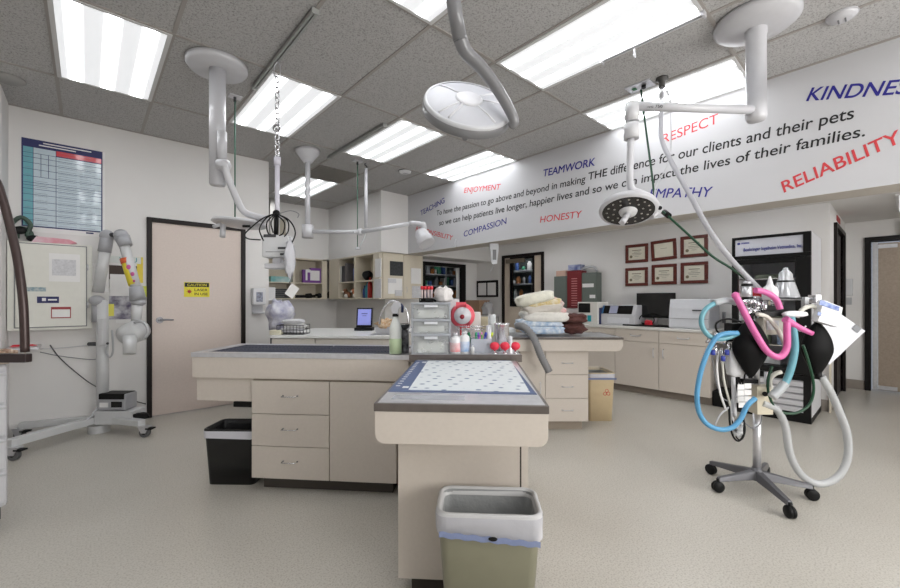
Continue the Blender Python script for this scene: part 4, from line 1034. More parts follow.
# first analyser
va, vb_, z1, z0 = ext(577.5, 597, 302, 329, 5.66)
t = thing('blood_analyzer', 'cream upright analyser with black screen and teal slot', 'machine', (5.66, va, HB), RB)
W_ = va-vb_; zt = gu(585, 302, 5.66).z-HB
MB().box(0, W_, 0, .36, 0, zt).build('housing', M('cream plastic', (214, 212, 206), .4), t, bev=.01)
MB().box(W_*.06, W_*.66, -.004, 0, zt*.52, zt*.94).build('screen', screen, t)
MB().box(W_*.45, W_*.78, -.004, 0, zt*.10, zt*.42).build('slot_plate', whitem, t); MB().box(W_*.54, W_*.72, -.012, -.004, zt*.12, zt*.40).build('slot', M('teal plastic', (30, 150, 160), .4), t, bev=.003)
va2 = gu(562, 300, 5.9).y
o = MB().box(0, .55, 0, .2, 0, gu(570, 309, 5.9).z-HB).build('glove_carton', M('white dotted carton', (206, 204, 204), .6, var=.0, scale=20, rgb2=(214, 200, 200)), None, .004); o.location = (5.9, gu(560, 300, 5.9).y, HB); o.rotation_euler = (0, 0, RB); tag(o, 'white carton behind the brown towel on the back worktop', 'box')
# wall file rack
def wallbox2(x0, x1, y0, y1, dpt, m_, name, label, cat, bev=.004):
    a, b = gu(x0, y0, UW-dpt), gu(x1, y1, UW-dpt)
    o = MB().box(-dpt, -.003, b.y, a.y, b.z, a.z).build(name, m_, None, bev); o.location = (UW, 0, 0); return tag(o, label, cat)
wallbox2(554, 567, 276.5, 308, .16, M('grey green steel', (96, 104, 98), .5), 'file_drawers', 'grey-green steel drawer block left of the red one', 'cabinet')
t = thing('file_drawers', 'dark red drawer block between two grey-green ones', 'cabinet', (UW, gu(574, 290, UW-.18).y, gu(574, 308, UW-.18).z))
a, b = gu(567, 270, UW-.18), gu(581, 307, UW-.18); hw = (a.y-b.y)/2; zh = a.z-b.z
MB().box(-.18, -.003, -hw, hw, 0, zh).build('body', M('dark red steel', (112, 28, 34), .45), t, bev=.004)
mb = MB()
for i in range(12): mb.box(-.186, -.18, -hw*.45, hw*.35, zh*(.06+.065*i), zh*(.06+.065*i)+.012)
mb.build('label_strips', M('rosy label strips', (196, 130, 130), .5), t)
t = thing('file_drawers', 'grey-green steel drawer block right of the red one, with paper labels', 'cabinet', (UW, gu(589, 290, UW-.16).y, gu(589, 300, UW-.16).z-.05))
a, b = gu(581.5, 273, UW-.16), gu(597, 300, UW-.16); hw = (a.y-b.y)/2; zh = a.z-b.z+.05
MB().box(-.16, -.003, -hw, hw, 0, zh).build('body', M('grey green steel', (96, 104, 98), .5), t, bev=.004)
MB().box(-.166, -.16, -hw*.6, hw*.85, zh*.52, zh*.64).build('label_card', paper, t); MB().box(-.166, -.16, -hw*.8, -hw*.1, zh*.16, zh*.27).build('label_card', paper, t)
wallbox2(556, 566, 271, 276, .12, M('salmon carton', (200, 166, 150), .6), 'tissue_carton', 'small salmon carton on the left grey-green drawers', 'box')
wallbox2(567.5, 580, 267.5, 272.6, .12, M('blue carton', (52, 62, 120), .5, rgb2=(190, 196, 216), scale=8), 'glove_carton', 'blue and white carton above the dark red drawers', 'box') if False else None
a, b = gu(568, 267.5, UW-.17), gu(580, 272, UW-.17)
o = MB().box(UW-.17, UW-.02, b.y, a.y, gu(574, 270, UW-.18).z+.001, gu(574, 270, UW-.18).z+.09).build('glove_carton', M('blue carton', (52, 62, 120), .5, rgb2=(190, 196, 216), scale=8)); tag(o, 'blue and white carton above the dark red drawers', 'box')
c = gu(589, 272, UW-.1)
o = MB().tube([(UW-.1, c.y+.14, c.z), (UW-.1, c.y+.10, c.z+.07), (UW-.1, c.y-.08, c.z+.08), (UW-.1, c.y-.15, c.z)], .02, 10, sm=4).build('hose_loop', grey); tag(o, 'grey bent tube lying on the right grey-green drawers', 'tube')
# framed certificates
ys = (((625.4, 648, 245.4, 262.6), (651.5, 677, 240.6, 260), (680.3, 707.8, 236.4, 257)), ((625.2, 647.8, 268.4, 286), (651.5, 676.6, 265, 284.5), (680.5, 708, 262.8, 283.5)))
nm = (('top row left', 'top row middle', 'top row right'), ('bottom row left', 'bottom row middle', 'bottom row right'))
extra = (('', ', tilted', ''), ('', '', ''))
for r_ in range(2):
    for c_ in range(3):
        x0, x1, y0, y1 = ys[r_][c_]
        xm = (x0+x1)/2; ym0 = y0-.0; slope = -(300-y0)/(xm-87)
        a, b = gu(x0, y0, UW-.02), gu(x1, y1-(.5), UW-.02)
        zt = gu(xm, y0-.9 if r_ == 0 else y0-.8, UW-.02).z; zb = gu(xm, y1, UW-.02).z
        zt = max(zt, zb+.28)
        yc = (a.y+b.y)/2; hw = (a.y-b.y)/2; h = zt-zb
        t = thing('framed_certificate', 'cherry-framed certificate, %s of six%s' % (nm[r_][c_], extra[r_][c_]), 'picture frame', (UW, yc, zb), 0, 'framed certificates')
        e = .045; mb = MB().box(-.025, -.001, -hw, hw, 0, e).box(-.025, -.001, -hw, hw, h-e, h).box(-.025, -.001, -hw, -hw+e, e, h-e).box(-.025, -.001, hw-e, hw, e, h-e)
        mb.build('frame', wood, t, bev=.006)
        MB().box(-.012, -.002, -hw+e, hw-e, e, h-e).build('certificate', M('certificate paper', (216, 212, 196), .6), t)
        mb = MB()
        for j, (wf, zf, th) in enumerate(((.55, .72, .012), (.35, .6, .006), (.6, .48, .007), (.5, .38, .005), (.25, .25, .005))):
            if r_ == 0 and c_ == 1 and j not in (1,): continue
            wd = (hw-e)*wf; zz_ = e+(h-2*e)*zf; mb.box(-.0135, -.012, -wd, wd, zz_, zz_+th)
        mb.build('printed_lines', M('brownish print', (140, 132, 116), .7), t)
        if not (r_ == 0 and c_ == 1): MB().cyl((-.0135, (hw-e)*.68, e+.05), (-.012, (hw-e)*.68, e+.05), .022, n=16).build('seal', M('gold grey seal', (120, 114, 90), .5), t)
        if r_ == 0 and c_ == 1: t.rotation_euler = (math.radians(-3.0), 0, 0)
# ------------------------------------------------------------------ refrigerator
FU = 5.44; fa, fb_ = 1.272, .60; FH = 1.965
t = thing('display_refrigerator', 'glass-door refrigerator with black frame behind the anaesthesia stand', 'refrigerator', (FU, fa, 0), RB)
FW = fa-fb_; FD = .79
MB().box(0, .04, .05, FD, .06, FH).box(FW-.04, FW, .05, FD, .06, FH).box(.04, FW-.04, FD-.04, FD, .06, FH).box(.04, FW-.04, .05, FD-.04, FH-.06, FH).box(.04, FW-.04, .05, FD-.04, .06, .50).build('body', M('fridge white', (214, 215, 220), .4), t)
z_h0, z_h1 = gu(735, 256.5, FU).z, FH-.03
MB().box(0, FW, 0, .05, FH-.03, FH).box(0, FW, 0, .05, z_h0-.04, z_h0-.002).box(0, .03, 0, .05, z_h0, z_h1).box(FW-.06, FW, 0, .05, z_h0, z_h1).build('header_frame', black, t)
MB().box(.03, FW-.06, .01, .05, z_h0, z_h1).build('header_sign', M('sign face', (196, 198, 208), .4), t)
dz0, dz1 = .50, z_h0-.045
MB().box(.0, .055, -.01, .05, dz0, dz1).box(FW-.12, FW, -.01, .05, dz0, dz1).box(.055, FW-.12, -.01, .05, dz0, dz0+.06).box(.055, FW-.12, -.01, .05, dz1-.05, dz1).build('door_frame', black, t, bev=.003)
MB().box(.055, FW-.12, .015, .02, dz0+.06, dz1-.05).build('door_glass', glass, t)
mb = MB()
for z in (.78, 1.02, 1.27, 1.5): mb.box(.045, FW-.045, .1, FD-.05, z-.008, z)
mb.build('shelf_set', chrome, t)
mb = MB().box(0, .03, .01, .05, .06, .5).box(FW-.06, FW, .01, .05, .06, .5).box(.03, FW-.06, .02, .05, .06, .10).box(.0, FW, .01, .05, .44, .49)
mb.build('plinth', black, t)
mb = MB()
for i in range(5): z = .11+i*.066; mb.prism([(.0, z), (.0, z+.045), (.03, z+.058), (.03, z)], .03, FW-.06, 'x')
mb.build('louvre_grille', white, t); MB().box(.03, FW-.06, .03, .045, .1, .44).build('grille_shadow_panel', dgrey, t)
MB().box(.0, FW, .03, FD, 0, .06).build('base', black, t)
# sign text
p0 = gu(743.5, 252, FU-.0); p1 = gu(802.5, 246.3, FU-.0)
z = (p0.z+p1.z)/2; p0.z = z; p1.z = z; p0.x = p1.x = FU+.008
letters('sign_text', 'Boehringer Ingelheim Vetmedica, Inc.', p0, p1, NB, .036, M('sign blue', (44, 52, 140), .5), t, .012)
p0 = Vector((FU+.008, fa-.07, z_h1-.05)); p1 = Vector((FU+.008, fa-.16, z_h1-.05))
MB().box(.05, .075, .007, .01, z_h1-.05, z_h1-.03).box(.085, .16, .007, .01, z_h1-.045, z_h1-.038).box(.085, .16, .007, .01, z_h1-.034, z_h1-.030).build('sign_logo', M('sign blue', (44, 52, 140), .5), t)
# things inside the fridge
def infr(x, z, w_, h_, d_, m_, nm_, lb, y=.2, cat='box'):
    p = Vector((FU+y, fa-x, z+.0)); o = MB().box(-w_/2, w_/2, 0, d_, 0, h_).build(nm_, m_, None, .006); o.location = p; o.rotation_euler = (0, 0, RB); return tag(o, lb, cat)
infr(.25, 1.27, .36, .14, .2, M('red carton', (198, 40, 44), .5), 'drug_carton', 'wide red carton on the upper fridge shelf')
infr(.30, 1.02, .2, .12, .2, M('green carton', (110, 140, 100), .5), 'drug_carton', 'green carton on the middle fridge shelf')
infr(.48, 1.02, .1, .09, .2, paper, 'drug_carton', 'white carton right on the middle fridge shelf')
infr(.20, .78, .18, .1, .2, M('pale green carton', (160, 176, 150), .5), 'drug_carton', 'pale green carton on the lower fridge shelf')
infr(.44, .78, .14, .13, .2, M('blue white carton', (140, 160, 190), .5), 'drug_carton', 'pale blue carton on the lower fridge shelf')
infr(.32, 1.5, .3, .05, .2, M('grey green carton', (130, 140, 124), .5), 'drug_carton', 'flat olive carton on the top fridge shelf')
infr(.25, .56, .3, .1, .2, M('white tub', (190, 194, 196), .5), 'drug_carton', 'white tub at the fridge bottom', .2)
for o in [x for x in bpy.data.objects if x.name.startswith('drug_carton')]: o['group'] = 'cartons in the refrigerator'
o = MB().box(5.56, 5.90, 1.30, 1.50, .0, .18).build('cable_box', black, None, .01); tag(o, 'black box on the floor between cabinet and refrigerator', 'box')
# ------------------------------------------------------------------ corridor bits
a, b = gv(836.5, 215, .53), gv(839.8, 224.5, .53)
o = MB().box(a.x, b.x, .524, .53, b.z, a.z).build('fire_sign', M('red sign', (170, 34, 40), .5)); tag(o, 'small red square sign over the dark corridor door', 'sign')
a, b = gv(849.5, 274, .5), gv(853, 296, .5)
t = thing('sanitizer_dispenser', 'grey-white dispenser on the corridor wall', 'dispenser', (7.95, .53, 1.2))
MB().box(-.06, .06, -.09, -.001, .12, .36).build('housing', whitem, t, bev=.01); MB().box(-.05, .05, -.08, -.001, 0, .1).box(-.05, .05, -.02, -.001, .1, .12).build('nozzle', grey, t, bev=.004)
o = MB().box(8.05, 8.148, -.32, -.01, 2.13, 2.31).build('emergency_light', M('yellowish light casing', (206, 198, 160), .5), None, .01); tag(o, 'pale yellow emergency light over the end door', 'light')
# ------------------------------------------------------------------ laser door wall
NV = Vector((0, -1, 0))
# caution sign
a, b = gv(184, 282, VD), gv(209.5, 297, VD)
t = thing('caution_sign', 'yellow CAUTION laser sign on the beige door', 'sign', (a.x, VD, b.z)); W_ = b.x-a.x; h = a.z-b.z
MB().box(0, W_, -.003, -.0005, 0, h).build('plate', yellow, t); MB().box(.006, W_-.006, -.0045, -.003, h*.68, h-.006).build('header', ink, t)
letters('header_text', 'CAUTION', Vector((W_*.12, -.0045, h*.74)), Vector((W_*.88, -.0045, h*.74)), NV, h*.16, yellow, t, .02, 0, .0005, W=False)
letters('warning_text', 'LASER', Vector((W_*.40, -.003, h*.40)), Vector((W_*.92, -.003, h*.40)), NV, h*.17, ink, t, .015, 0, .0005, W=False)
letters('warning_text', 'IN USE', Vector((W_*.40, -.003, h*.12)), Vector((W_*.92, -.003, h*.12)), NV, h*.17, ink, t, .015, 0, .0005, W=False)
mb = MB()
for i in range(8):
    th = i*PI/4; c = Vector((W_*.2, -.0035, h*.36)); d_ = Vector((math.cos(th), 0, math.sin(th))); n_ = Vector((-math.sin(th), 0, math.cos(th)))
    mb.add([c-n_*.006, c+n_*.006, c+d_*h*.20], [(0, 1, 2)])
mb.cyl((W_*.2, -.0032, h*.36), (W_*.2, -.0045, h*.36), h*.1)
mb.build('laser_symbol', M('red symbol', (160, 30, 26), .5), t)
# wall chart
a, b = gv(21.5, 137.5, VD), gv(102.5, 234, VD); zt, zb = gv(62, 144.6, VD).z, gv(62, 232.5, VD).z
x0, x1 = a.x, b.x
t = thing('wall_chart', 'large blue-bordered reference chart on the wall', 'poster', (x0, VD, zb)); W_ = x1-x0; h = zt-zb
MB().box(0, W_+.02, -.004, -.0005, -.015, h).build('backing', paper, t)
MB().box(0, W_, -.0055, -.004, .03, h-.0).build('border', navy, t)
cy_ = M('chart cyan', (112, 172, 184), .25, var=.03, coat=.6); cb_ = M('chart pale blue', (190, 205, 214), .25, var=.04, scale=60, coat=.6)
bd = .010
hh_ = h-.075
rows = [0, .075, .15, .22, .31, .40, .47, .515, .55, .63, .72, .80, .87, .925, 1]
g = .004
mb = MB(); mb2 = MB(); mb3 = MB()
zt_ = h-.075
for i in range(len(rows)-1):
    za, zb_ = .04+(zt_-.04)*rows[i]+g/2, .04+(zt_-.04)*rows[i+1]-g/2
    mb.box(bd, W_*.13, -.007, -.0055, za, zb_)
    if i >= 9 and i <= 12:
        for c0, c1 in ((.13, .22), (.22, .31), (.31, .40)): mb2.box(W_*c0+g, W_*c1, -.007, -.0055, za, zb_)
    else: mb2.box(W_*.13+g, W_*.40, -.007, -.0055, za, zb_)
    if i < 13: mb2.box(W_*.40+g, W_-bd, -.007, -.0055, za, zb_)
    n = max(1, int((zb_-za)/.02))
    for j in range(n):
        z = za+(j+.5)*(zb_-za)/n
        mb3.box(W_*.43, W_*(.66), -.0075, -.007, z, z+.003)
        mb3.box(W_*.70, W_*(.9-.05*(j % 3)), -.0075, -.007, z, z+.003)
        if i < 9: mb3.box(W_*.15, W_*.3, -.0075, -.007, z, z+.003) if j % 2 == 0 else None
        if j == 0: mb3.box(bd*2, W_*.11, -.0075, -.007, z, z+.003)
mb.build('row_headings', cy_, t); mb2.build('table_cells', cb_, t); mb3.build('small_print', M('grey print', (110, 126, 144), .6), t)
MB().box(W_*.40+g, W_-bd, -.0075, -.0055, .04+(zt_-.04)*.935, .04+(zt_-.04)*1.0).build('red_band', M('red band', (208, 62, 74), .3, coat=.6), t)
mb = MB().box(W_*.25, W_*.85, -.0065, -.0055, h-.028, h-.018).box(W_*.2, W_*.65, -.0065, -.0055, h-.052, h-.042); mb.build('title_lines', paper, t)
MB().box(W_*.78, W_*.88, -.0055, -.004, .008, .022).build('footer_mark', navy, t)
# electrical panel box
PV = 5.24
a, b = gv(94, 250, PV), gv(91, 329, PV)
x1 = b.x+.01; x0 = -.525; zt = gv(60, 243.5, PV).z; zb = gv(60, 329.5, PV).z
t = thing('electrical_panel', 'cream wall cabinet with small labels under the wall chart', 'cabinet', (x0, VD, zb)); W_ = x1-x0; h = zt-zb
crm = M('cream enamel', (214, 213, 205), .4)
MB().box(0, W_, PV-VD+.01, -.001, 0, h).build('box', crm, t, bev=.004)
xd0 = gv(8, 300, PV).x-x0; xd1 = gv(86, 300, PV).x-x0
MB().box(.042, xd1+.008, PV-VD+.004, PV-VD+.0099, .022, h-.012).build('door_seam', midg, t)
d_ = MB().box(.05, xd1, PV-VD, PV-VD+.0095, .03, h-.02).build('door', crm, t, bev=.003)
Y0 = PV-VD
def lab_(x0_, y0_, x1_, y1_, m_, nm_, par=d_, th=.002, W=False):
    a, b = gv(x0_, y0_, PV), gv(x1_, y1_, PV); return MB().box(a.x-x0, b.x-x0, Y0-th, Y0-.0002, b.z-zb, a.z-zb).build(nm_, m_, par)
lab_(49, 253, 80, 282, paper, 'index_sheet'); lab_(52, 259, 76, 276, paperg, 'index_print', th=.003)
lab_(37, 296.5, 59, 303, navy, 'blue_label'); lab_(42, 298, 46, 301, paper, 'blue_label_mark', th=.003); lab_(48, 299, 57, 300.5, paper, 'blue_label_mark', th=.003)
lab_(51, 307, 71, 318, M('maroon border', (150, 50, 54), .5), 'red_label'); lab_(52, 309.5, 70, 317, paper, 'red_label_field', th=.003)
lab_(26, 287, 46, 291.5, M('breaker label strip', (180, 186, 186), .5, rgb2=(110, 140, 150), scale=60), 'label_strip')
lab_(0, 292, 30, 305, M('tan tape', (196, 186, 160), .6), 'tape') if False else None
MB().cyl((xd1+.012, Y0+.004, h*.25), (xd1+.012, Y0+.004, h*.32), .006).cyl((xd1+.012, Y0+.004, h*.7), (xd1+.012, Y0+.004, h*.77), .006).build('hinge', steel, t)
# goggles and papers on top of it
p = gv(21, 243, PV+.06); p.z = zt
t = thing('head_strap', 'black and green strap bundle on top of the cream wall cabinet', 'goggles', p)
k = .0125*.95
mb = MB().tube([(-.05, 0, .02), (-.06, 0, .14), (.0, 0, .22), (.06, 0, .16), (.04, 0, .06), (.1, 0, .03)], .018, 8, sm=4).tube([(-.03, .02, .03), (-.02, .02, .12), (.05, .02, .10), (.07, .0, .03)], .02, 8, sm=4)
mb.build('strap', M('black green strap', (22, 24, 24), .5, rgb2=(70, 96, 82), scale=14), t); MB().ell((-.01, -.01, .10), .05, .02, .035, 14).ell((.08, -.01, .035), .05, .02, .03, 14).build('lens', black, t)
p = gv(52, 243, PV+.06)
o = MB().prism([(-.13, 0), (.12, 0), (.17, .02), (.12, .045), (-.10, .055)], -.06, .07, 'y').build('paper_wrap', M('pink white wrapper', (214, 196, 204), .5, rgb2=(206, 130, 144), scale=9)); o.location = (p.x, PV+.08, zt); tag(o, 'pink and white wrapped packet on top of the cream wall cabinet', 'packet')
# little shelf below
t = thing('wall_shelf', 'narrow steel wall shelf left of the x-ray stand', 'shelf', (-.52, VD, gv(20, 347, VD-.2).z))
MB().box(0, .20, -.32, -.001, -.02, 0).build('shelf', steel, t); 
o = MB().prism([(-.08, 0), (.09, 0), (.06, .012), (-.06, .015)], -.02, .02, 'y').build('scissor_handles', red); o.location = (-.43, VD-.12, t.location.z+.0005); tag(o, 'red-handled tool lying on the narrow wall shelf', 'tool')
# cable on wall
z_ = lambda x, y, v=VD-.015: gv(x, y, v)
tag(MB().tube([z_(50, 345), z_(60, 358), z_(78, 374), z_(95, 386), z_(120, 397), z_(146, 404)], .005, 6, sm=5).build('wall_cable', dgrey), 'dark thin cable sagging along the wall behind the x-ray stand', 'cable')
tag(MB().tube([z_(40, 352), z_(60, 356), z_(90, 359.5), z_(100, 358)], .004, 6, sm=5).build('wall_cable', midg), 'grey thin cable running level to the x-ray stand', 'cable')
tag(MB().tube([z_(40, 349), z_(60, 348), z_(90, 345)], .004, 6, sm=5).build('wall_cable', white), 'white thin cable just above the grey one, ending at the x-ray stand', 'cable')
# notice cluster behind the arm
def np_(x0_, y0_, x1_, y1_, m_, lb, layer=0, nm_='notice'):
    v = VD-.002-.004*layer; a, b = gv(x0_, y0_, v), gv(x1_, y1_, v)
    return tag(MB().box(a.x, b.x, v-.002, v, b.z, a.z).build(nm_, m_), lb, 'paper')
np_(108, 255.5, 141, 264, M('colour letter strip', (206, 210, 206), .5), 'white strip with coloured letters above the pinned notices', 1)
a = gv(110, 261.5, VD-.008); b = gv(124, 262.5, VD-.008)
o = letters('coloured_letters', 'YOU', gv(119, 262, VD-.009), gv(137, 262.6, VD-.009), NV, .05, M('teal letters', (50, 140, 150), .5)); tag(o, 'teal letters on the white strip above the pinned notices', 'lettering')
np_(108, 265, 137, 280, M('dark brown board', (66, 52, 46), .6), 'dark brown panel under the coloured letter strip', 0)
np_(137, 257, 143, 283, M('yellow strip', (222, 200, 70), .6), 'narrow yellow vertical strip beside the brown panel', 0)
np_(110, 274, 133, 296, paper, 'white torn notices pinned over the brown panel', 2)
np_(109, 296, 132, 319, M('photo print', (206, 206, 210), .5, rgb2=(70, 60, 90), scale=14), 'printed sheet with dark purple photos low in the notice cluster', 2)
np_(103, 304, 114, 316, M('yellow note', (228, 220, 96), .6), 'yellow sticky note left in the notice cluster', 3)
np_(116, 318, 131, 322.5, paper, 'white slip at the bottom of the notice cluster', 1)
np_(89, 263, 109, 292, paper, 'white printed sheet left of the notice cluster', 1)
np_(140, 286, 147.5, 297, M('lime note', (206, 212, 90), .6), 'lime note beside the door frame', 1)
# ------------------------------------------------------------------ hung from the ceiling
CR = Vector((S_, -C_, 0)); CF = Vector((C_, S_, 0)); UPV = Vector((0, 0, 1))
def rail(u, v0, v1, label, m_):
    t = thing('ceiling_rail', label, 'rail', (u, (v0+v1)/2, CE-.04)); L = abs(v1-v0)/2
    MB().box(-.018, -.011, -L, L, .008, .038).box(.011, .018, -L, L, .008, .038).box(-.018, .018, -L, L, .030, .038).box(-.011, -.004, -L, L, .008, .012).box(.004, .011, -L, L, .008, .012).build('channel', m_, t)
    for s in (-1, 1): MB().box(-.023, .023, s*L-.006, s*L+.006, -.002, .033).build('end_cap', m_, t)
    return t
rail(1.03, 2.37, 3.56, 'grey ceiling rail carrying the hanging chain', M('grey rail', (168, 170, 168), .4, .3))
rail(2.22, 3.45, 4.70, 'grey ceiling rail near the white cone mount', M('grey rail', (168, 170, 168), .4, .3))
t = rail(2.81, .80, 1.46, 'white ceiling rail with a small hook beside the largest light panel', white)
h = gz(645, 60, CE-.05)
MB().tube([(-.0, h.y-1.13, 0), (0, h.y-1.13, -.03), (.015, h.y-1.13, -.05), (.0, h.y-1.13, -.06), (-.015, h.y-1.13, -.045)], .006, 8, sm=3).build('hook', white, t)
# left lamp on disc mount
def disc_mount(name, label, px, py, wpx, x0y, stemw, y1, th=.055):
    c = gz(px, py, CE-.03); d = dep(c); k = d/FPX
    t = thing(name, label, 'lamp', (c.x, c.y, CE), RZ)
    r = wpx*k/2
    MB().lathe([(.001, -th), (r*.93, -th), (r, -th+.02), (r, -.008), (.001, -.008)], n=40).build('ceiling_canopy', white, t)
    return t, c, d, k
t, c, d, k = disc_mount('procedure_lamp', 'white ceiling-mounted lamp on a thick post left of the chain', 217.5, 67, 55, 0, 0, 0)
zb = CAMH+(300-184)*k
MB().cyl((0, 0, -.05), (0, 0, zb-CE), 7.4*k, n=24).lathe([(7.4*k, zb-CE), (6.6*k, zb-CE-.012), (.001, zb-CE-.012)], n=24).build('post', white, t)
def L3(px, py, dd, root):       # world point -> root local
    I = (Matrix.Translation(root.location) @ root.rotation_euler.to_matrix().to_4x4()).inverted(); return I @ D(px, py, dd)
P = lambda x, y, dd=None: L3(x, y, dd or d, t)
MB().tube([P(222, 132, d-.05), P(222, 160, d-.05)], 4.5*k, 14).ell(P(223, 165, d-.04), 7.5*k, 7*k, 6.5*k).build('knuckle', white, t)
MB().tube([P(224, 165, d-.08), P(230, 183, d-.04), P(240, 206, d+.0), P(246, 213, d+.02), P(256, 216.5, d+.05), P(268, 219, d+.08)], 3.2*k, 12, sm=5).build('arm', white, t)
hc = P(240, 223.5, d+.1); T1 = Matrix.Rotation(math.radians(3), 3, 'Y') @ Matrix.Rotation(math.radians(-2), 3, 'X')
MB().lathe([(.001, -.012), (.185, -.012), (.197, -.004), (.19, .010), (.10, .026), (.001, .028)], hc, 36, T1).build('lamp_head', white, t)
MB().cyl(P(266, 219, d+.08), P(258, 222, d+.1), 3.2*k).build('head_joint', white, t)
MB().tube([P(223, 225, d+.02), P(222.5, 237, d+.0)], 2.6*k, 12).tube([P(222, 224, d+.02), P(213, 227, d+.0)], 1.8*k, 10).build('handle', white, t)
MB().cyl(P(243, 226, d-.09), P(250, 226.3, d-.09), 1.3*k).build('lamp_switch', black, t)
# rods with ceiling plates
def rod(name, label, px, py, y1, m_, r=.004, tip=None, w_=.10):
    c = gz(px, py, CE); d = dep(c); k = d/FPX
    t = thing(name, label, 'rod', (c.x, c.y, CE), 0)
    MB().box(-w_/2, w_/2, -.04, .04, -.012, 0).build('ceiling_plate', steel, t, bev=.002)
    zb = CAMH+(300-y1)*k-CE
    MB().cyl((0, 0, -.005), (0, 0, -.05), .012).build('socket', dgrey, t)
    MB().cyl((0, 0, -.04), (0, 0, zb), r, n=8).build('rod', m_, t)
    if tip: MB().lathe([(.001, zb-.03), (.035, zb-.03), (.03, zb-.01), (.01, zb), (.001, zb)], n=14).build('tip', white, t)
    return t, d, k
greenrod = M('green rod', (40, 92, 72), .4)
rod('drip_rod', 'thin green rod hanging behind the left lamp post', 235, 96, 217, greenrod, .006)
rod('drip_rod', 'thin green rod with a white tip left of the hooked white pole', 357.5, 161, 247, greenrod, .006, True, .12)
c = gz(366, 163, CE); d = dep(c); k = d/FPX
t = thing('hooked_pole', 'hooked white pole hanging from the ceiling right of the green rod', 'pole', (c.x, c.y, CE), RZ)
MB().tube([(0, 0, 0), (-.015, 0, -.02), (.012, 0, -.05), (0, 0, -.08)], .008, 8, sm=4).build('hook', dgrey, t)
MB().cyl((0, 0, -.07), (0, 0, CAMH+(300-228)*k-CE), .022, n=14).build('pole', white, t)
MB().tube([(0, 0, CAMH+(300-230)*k-CE), (-2*k, 0, CAMH+(300-238)*k-CE), (-6*k, 0, CAMH+(300-246)*k-CE)], .008, 8, sm=3).build('drop_tube', M('pale tube', (200, 204, 204), .4), t)
# chain
c = D(281, 64, 2.98); c.x, c.y = 1.03, 3.03; d = dep(c); k = d/FPX
t = thing('hanging_chain', 'steel chain hanging from the ceiling rail, left of the cone-mounted lamp', 'chain', (c.x, c.y, CE-.04), RZ)
MB().tube([(0, 0, 0), (.02, 0, -.03), (.022, 0, -.09), (0, 0, -.115), (-.022, 0, -.09), (-.02, 0, -.03), (0, 0, 0)], .004, 8, sm=3).build('snap_hook', steel, t)
def link(z, s_, par, rnd=0):
    pts = [Vector(((.013 if s_ else .007)*math.cos(a), (.004 if s_ else .012)*math.cos(a), z+.024*math.sin(a))) for a in [2*PI*i/10 for i in range(11)]]
    return MB().tube(pts, .0046, 6, False).build('link', chrome, par)
z = -.13; zend = CAMH+(300-163)*k-CE+.04; i = 0
first = {}
while z > zend:
    if i % 2 in first:
        o = first[i % 2].copy(); COL.objects.link(o); o.location.z = z-first[i % 2]['z0']; 
    else:
        o = link(z, i % 2, t); first[i % 2] = o; o['z0'] = z
    z -= .038; i += 1
for o in first.values(): del o['z0']
zr = CAMH+(300-129)*k-CE+.04
MB().ring((0, -.012, zr), .018, .028, -.004, .004, 20, Matrix.Rotation(PI/2, 3, 'X')).build('split_ring', chrome, t)
# white pole on the chain, with the pump box
zt = zend+.03; zbp = CAMH+(300-236)*k-CE+.04
MB().cyl((0, .0, zt), (0, .0, zbp), .017, n=14).cyl((0, 0, zt+.01), (0, 0, zt-.05), .024, n=14).build('white_pole', M('lilac white pole', (206, 204, 214), .4), t)
q = D(278, 258, d-.02)
t = thing('infusion_pump', 'white pump box with coiled black cables hanging under the chain', 'pump', q, RZ)
MB().box(-13*k, 13*k, -.05, .05, 0, 22*k).build('housing', M('pump white', (206, 207, 209), .4), t, bev=.01)
MB().box(-11*k, 1*k, -.053, -.03, 19.5*k, 22.4*k).box(3*k, 11*k, -.054, -.05, 8*k, 10*k).box(5*k, 11*k, -.054, -.05, 2*k, 4*k).build('display', dgrey, t)
MB().box(-9*k, 9*k, -.053, -.05, 5*k, 5.6*k).build('seam', midg, t)
MB().ell((0, -.03, 44*k), 3.5*k, 2*k, 3*k).cyl((-1*k, -.02, 22*k), (0, -.02, 44*k), 2*k).build('cable_knot', black, t)
for pts, lb in (([(0, 43), (-12, 38), (-24, 28), (-29, 22), (-26, 18), (-14, 17)], 'cable'), ([(0, 43), (-9, 38), (-15, 28), (-13, 20), (-11, 16)], 'cable'), ([(-1, 42), (-8, 34), (-7, 24), (-4, 22)], 'cable'), ([(1, 42), (9, 34), (8, 24), (4, 21)], 'cable'),
                ([(1, 43), (12, 36), (13, 26), (9, 20)], 'cable'), ([(1, 43), (14, 36), (20, 24), (15, 12), (8, 9)], 'cable'), ([(0, 42), (-4, 34), (-2, 24)], 'cable')):
    MB().tube([(x*k, -.045-.004*abs(x)/10, z*k) for x, z in pts], .0048, 8, sm=5).build('cable', black, t)
MB().tube([(2*k, -.03, 43*k), (14*k, -.03, 46*k), (22*k, -.03, 43*k), (21*k, -.03, 39*k)], .003, 6, sm=4).build('thin_cable', midg, t)
MB().box(3*k, 8*k, -.02, .0, 20*k, 38*k).box(-3*k, 1*k, -.02, 0, 22*k, 40*k).build('bracket', M('tan metal bracket', (176, 170, 156), .4, .5), t)
MB().box(-4*k, 4*k, -.03, .03, -6*k, 0).box(-10*k, 13*k, -.06, .05, -11*k, -6*k).build('lower_tray', white, t, bev=.006)
q = D(290, 259, d-.12)
o = MB().blob(q, 10*k, .03, 34*k, 6, .3, 2.2, 4, 22).build('drip_bag', M('clear film bag', (208, 208, 214), .25, alpha=.7, bump=.6, bscale=30)); tag(o, 'limp clear bag hanging from the pump box', 'bag')
a = D(292, 291, d-.1)
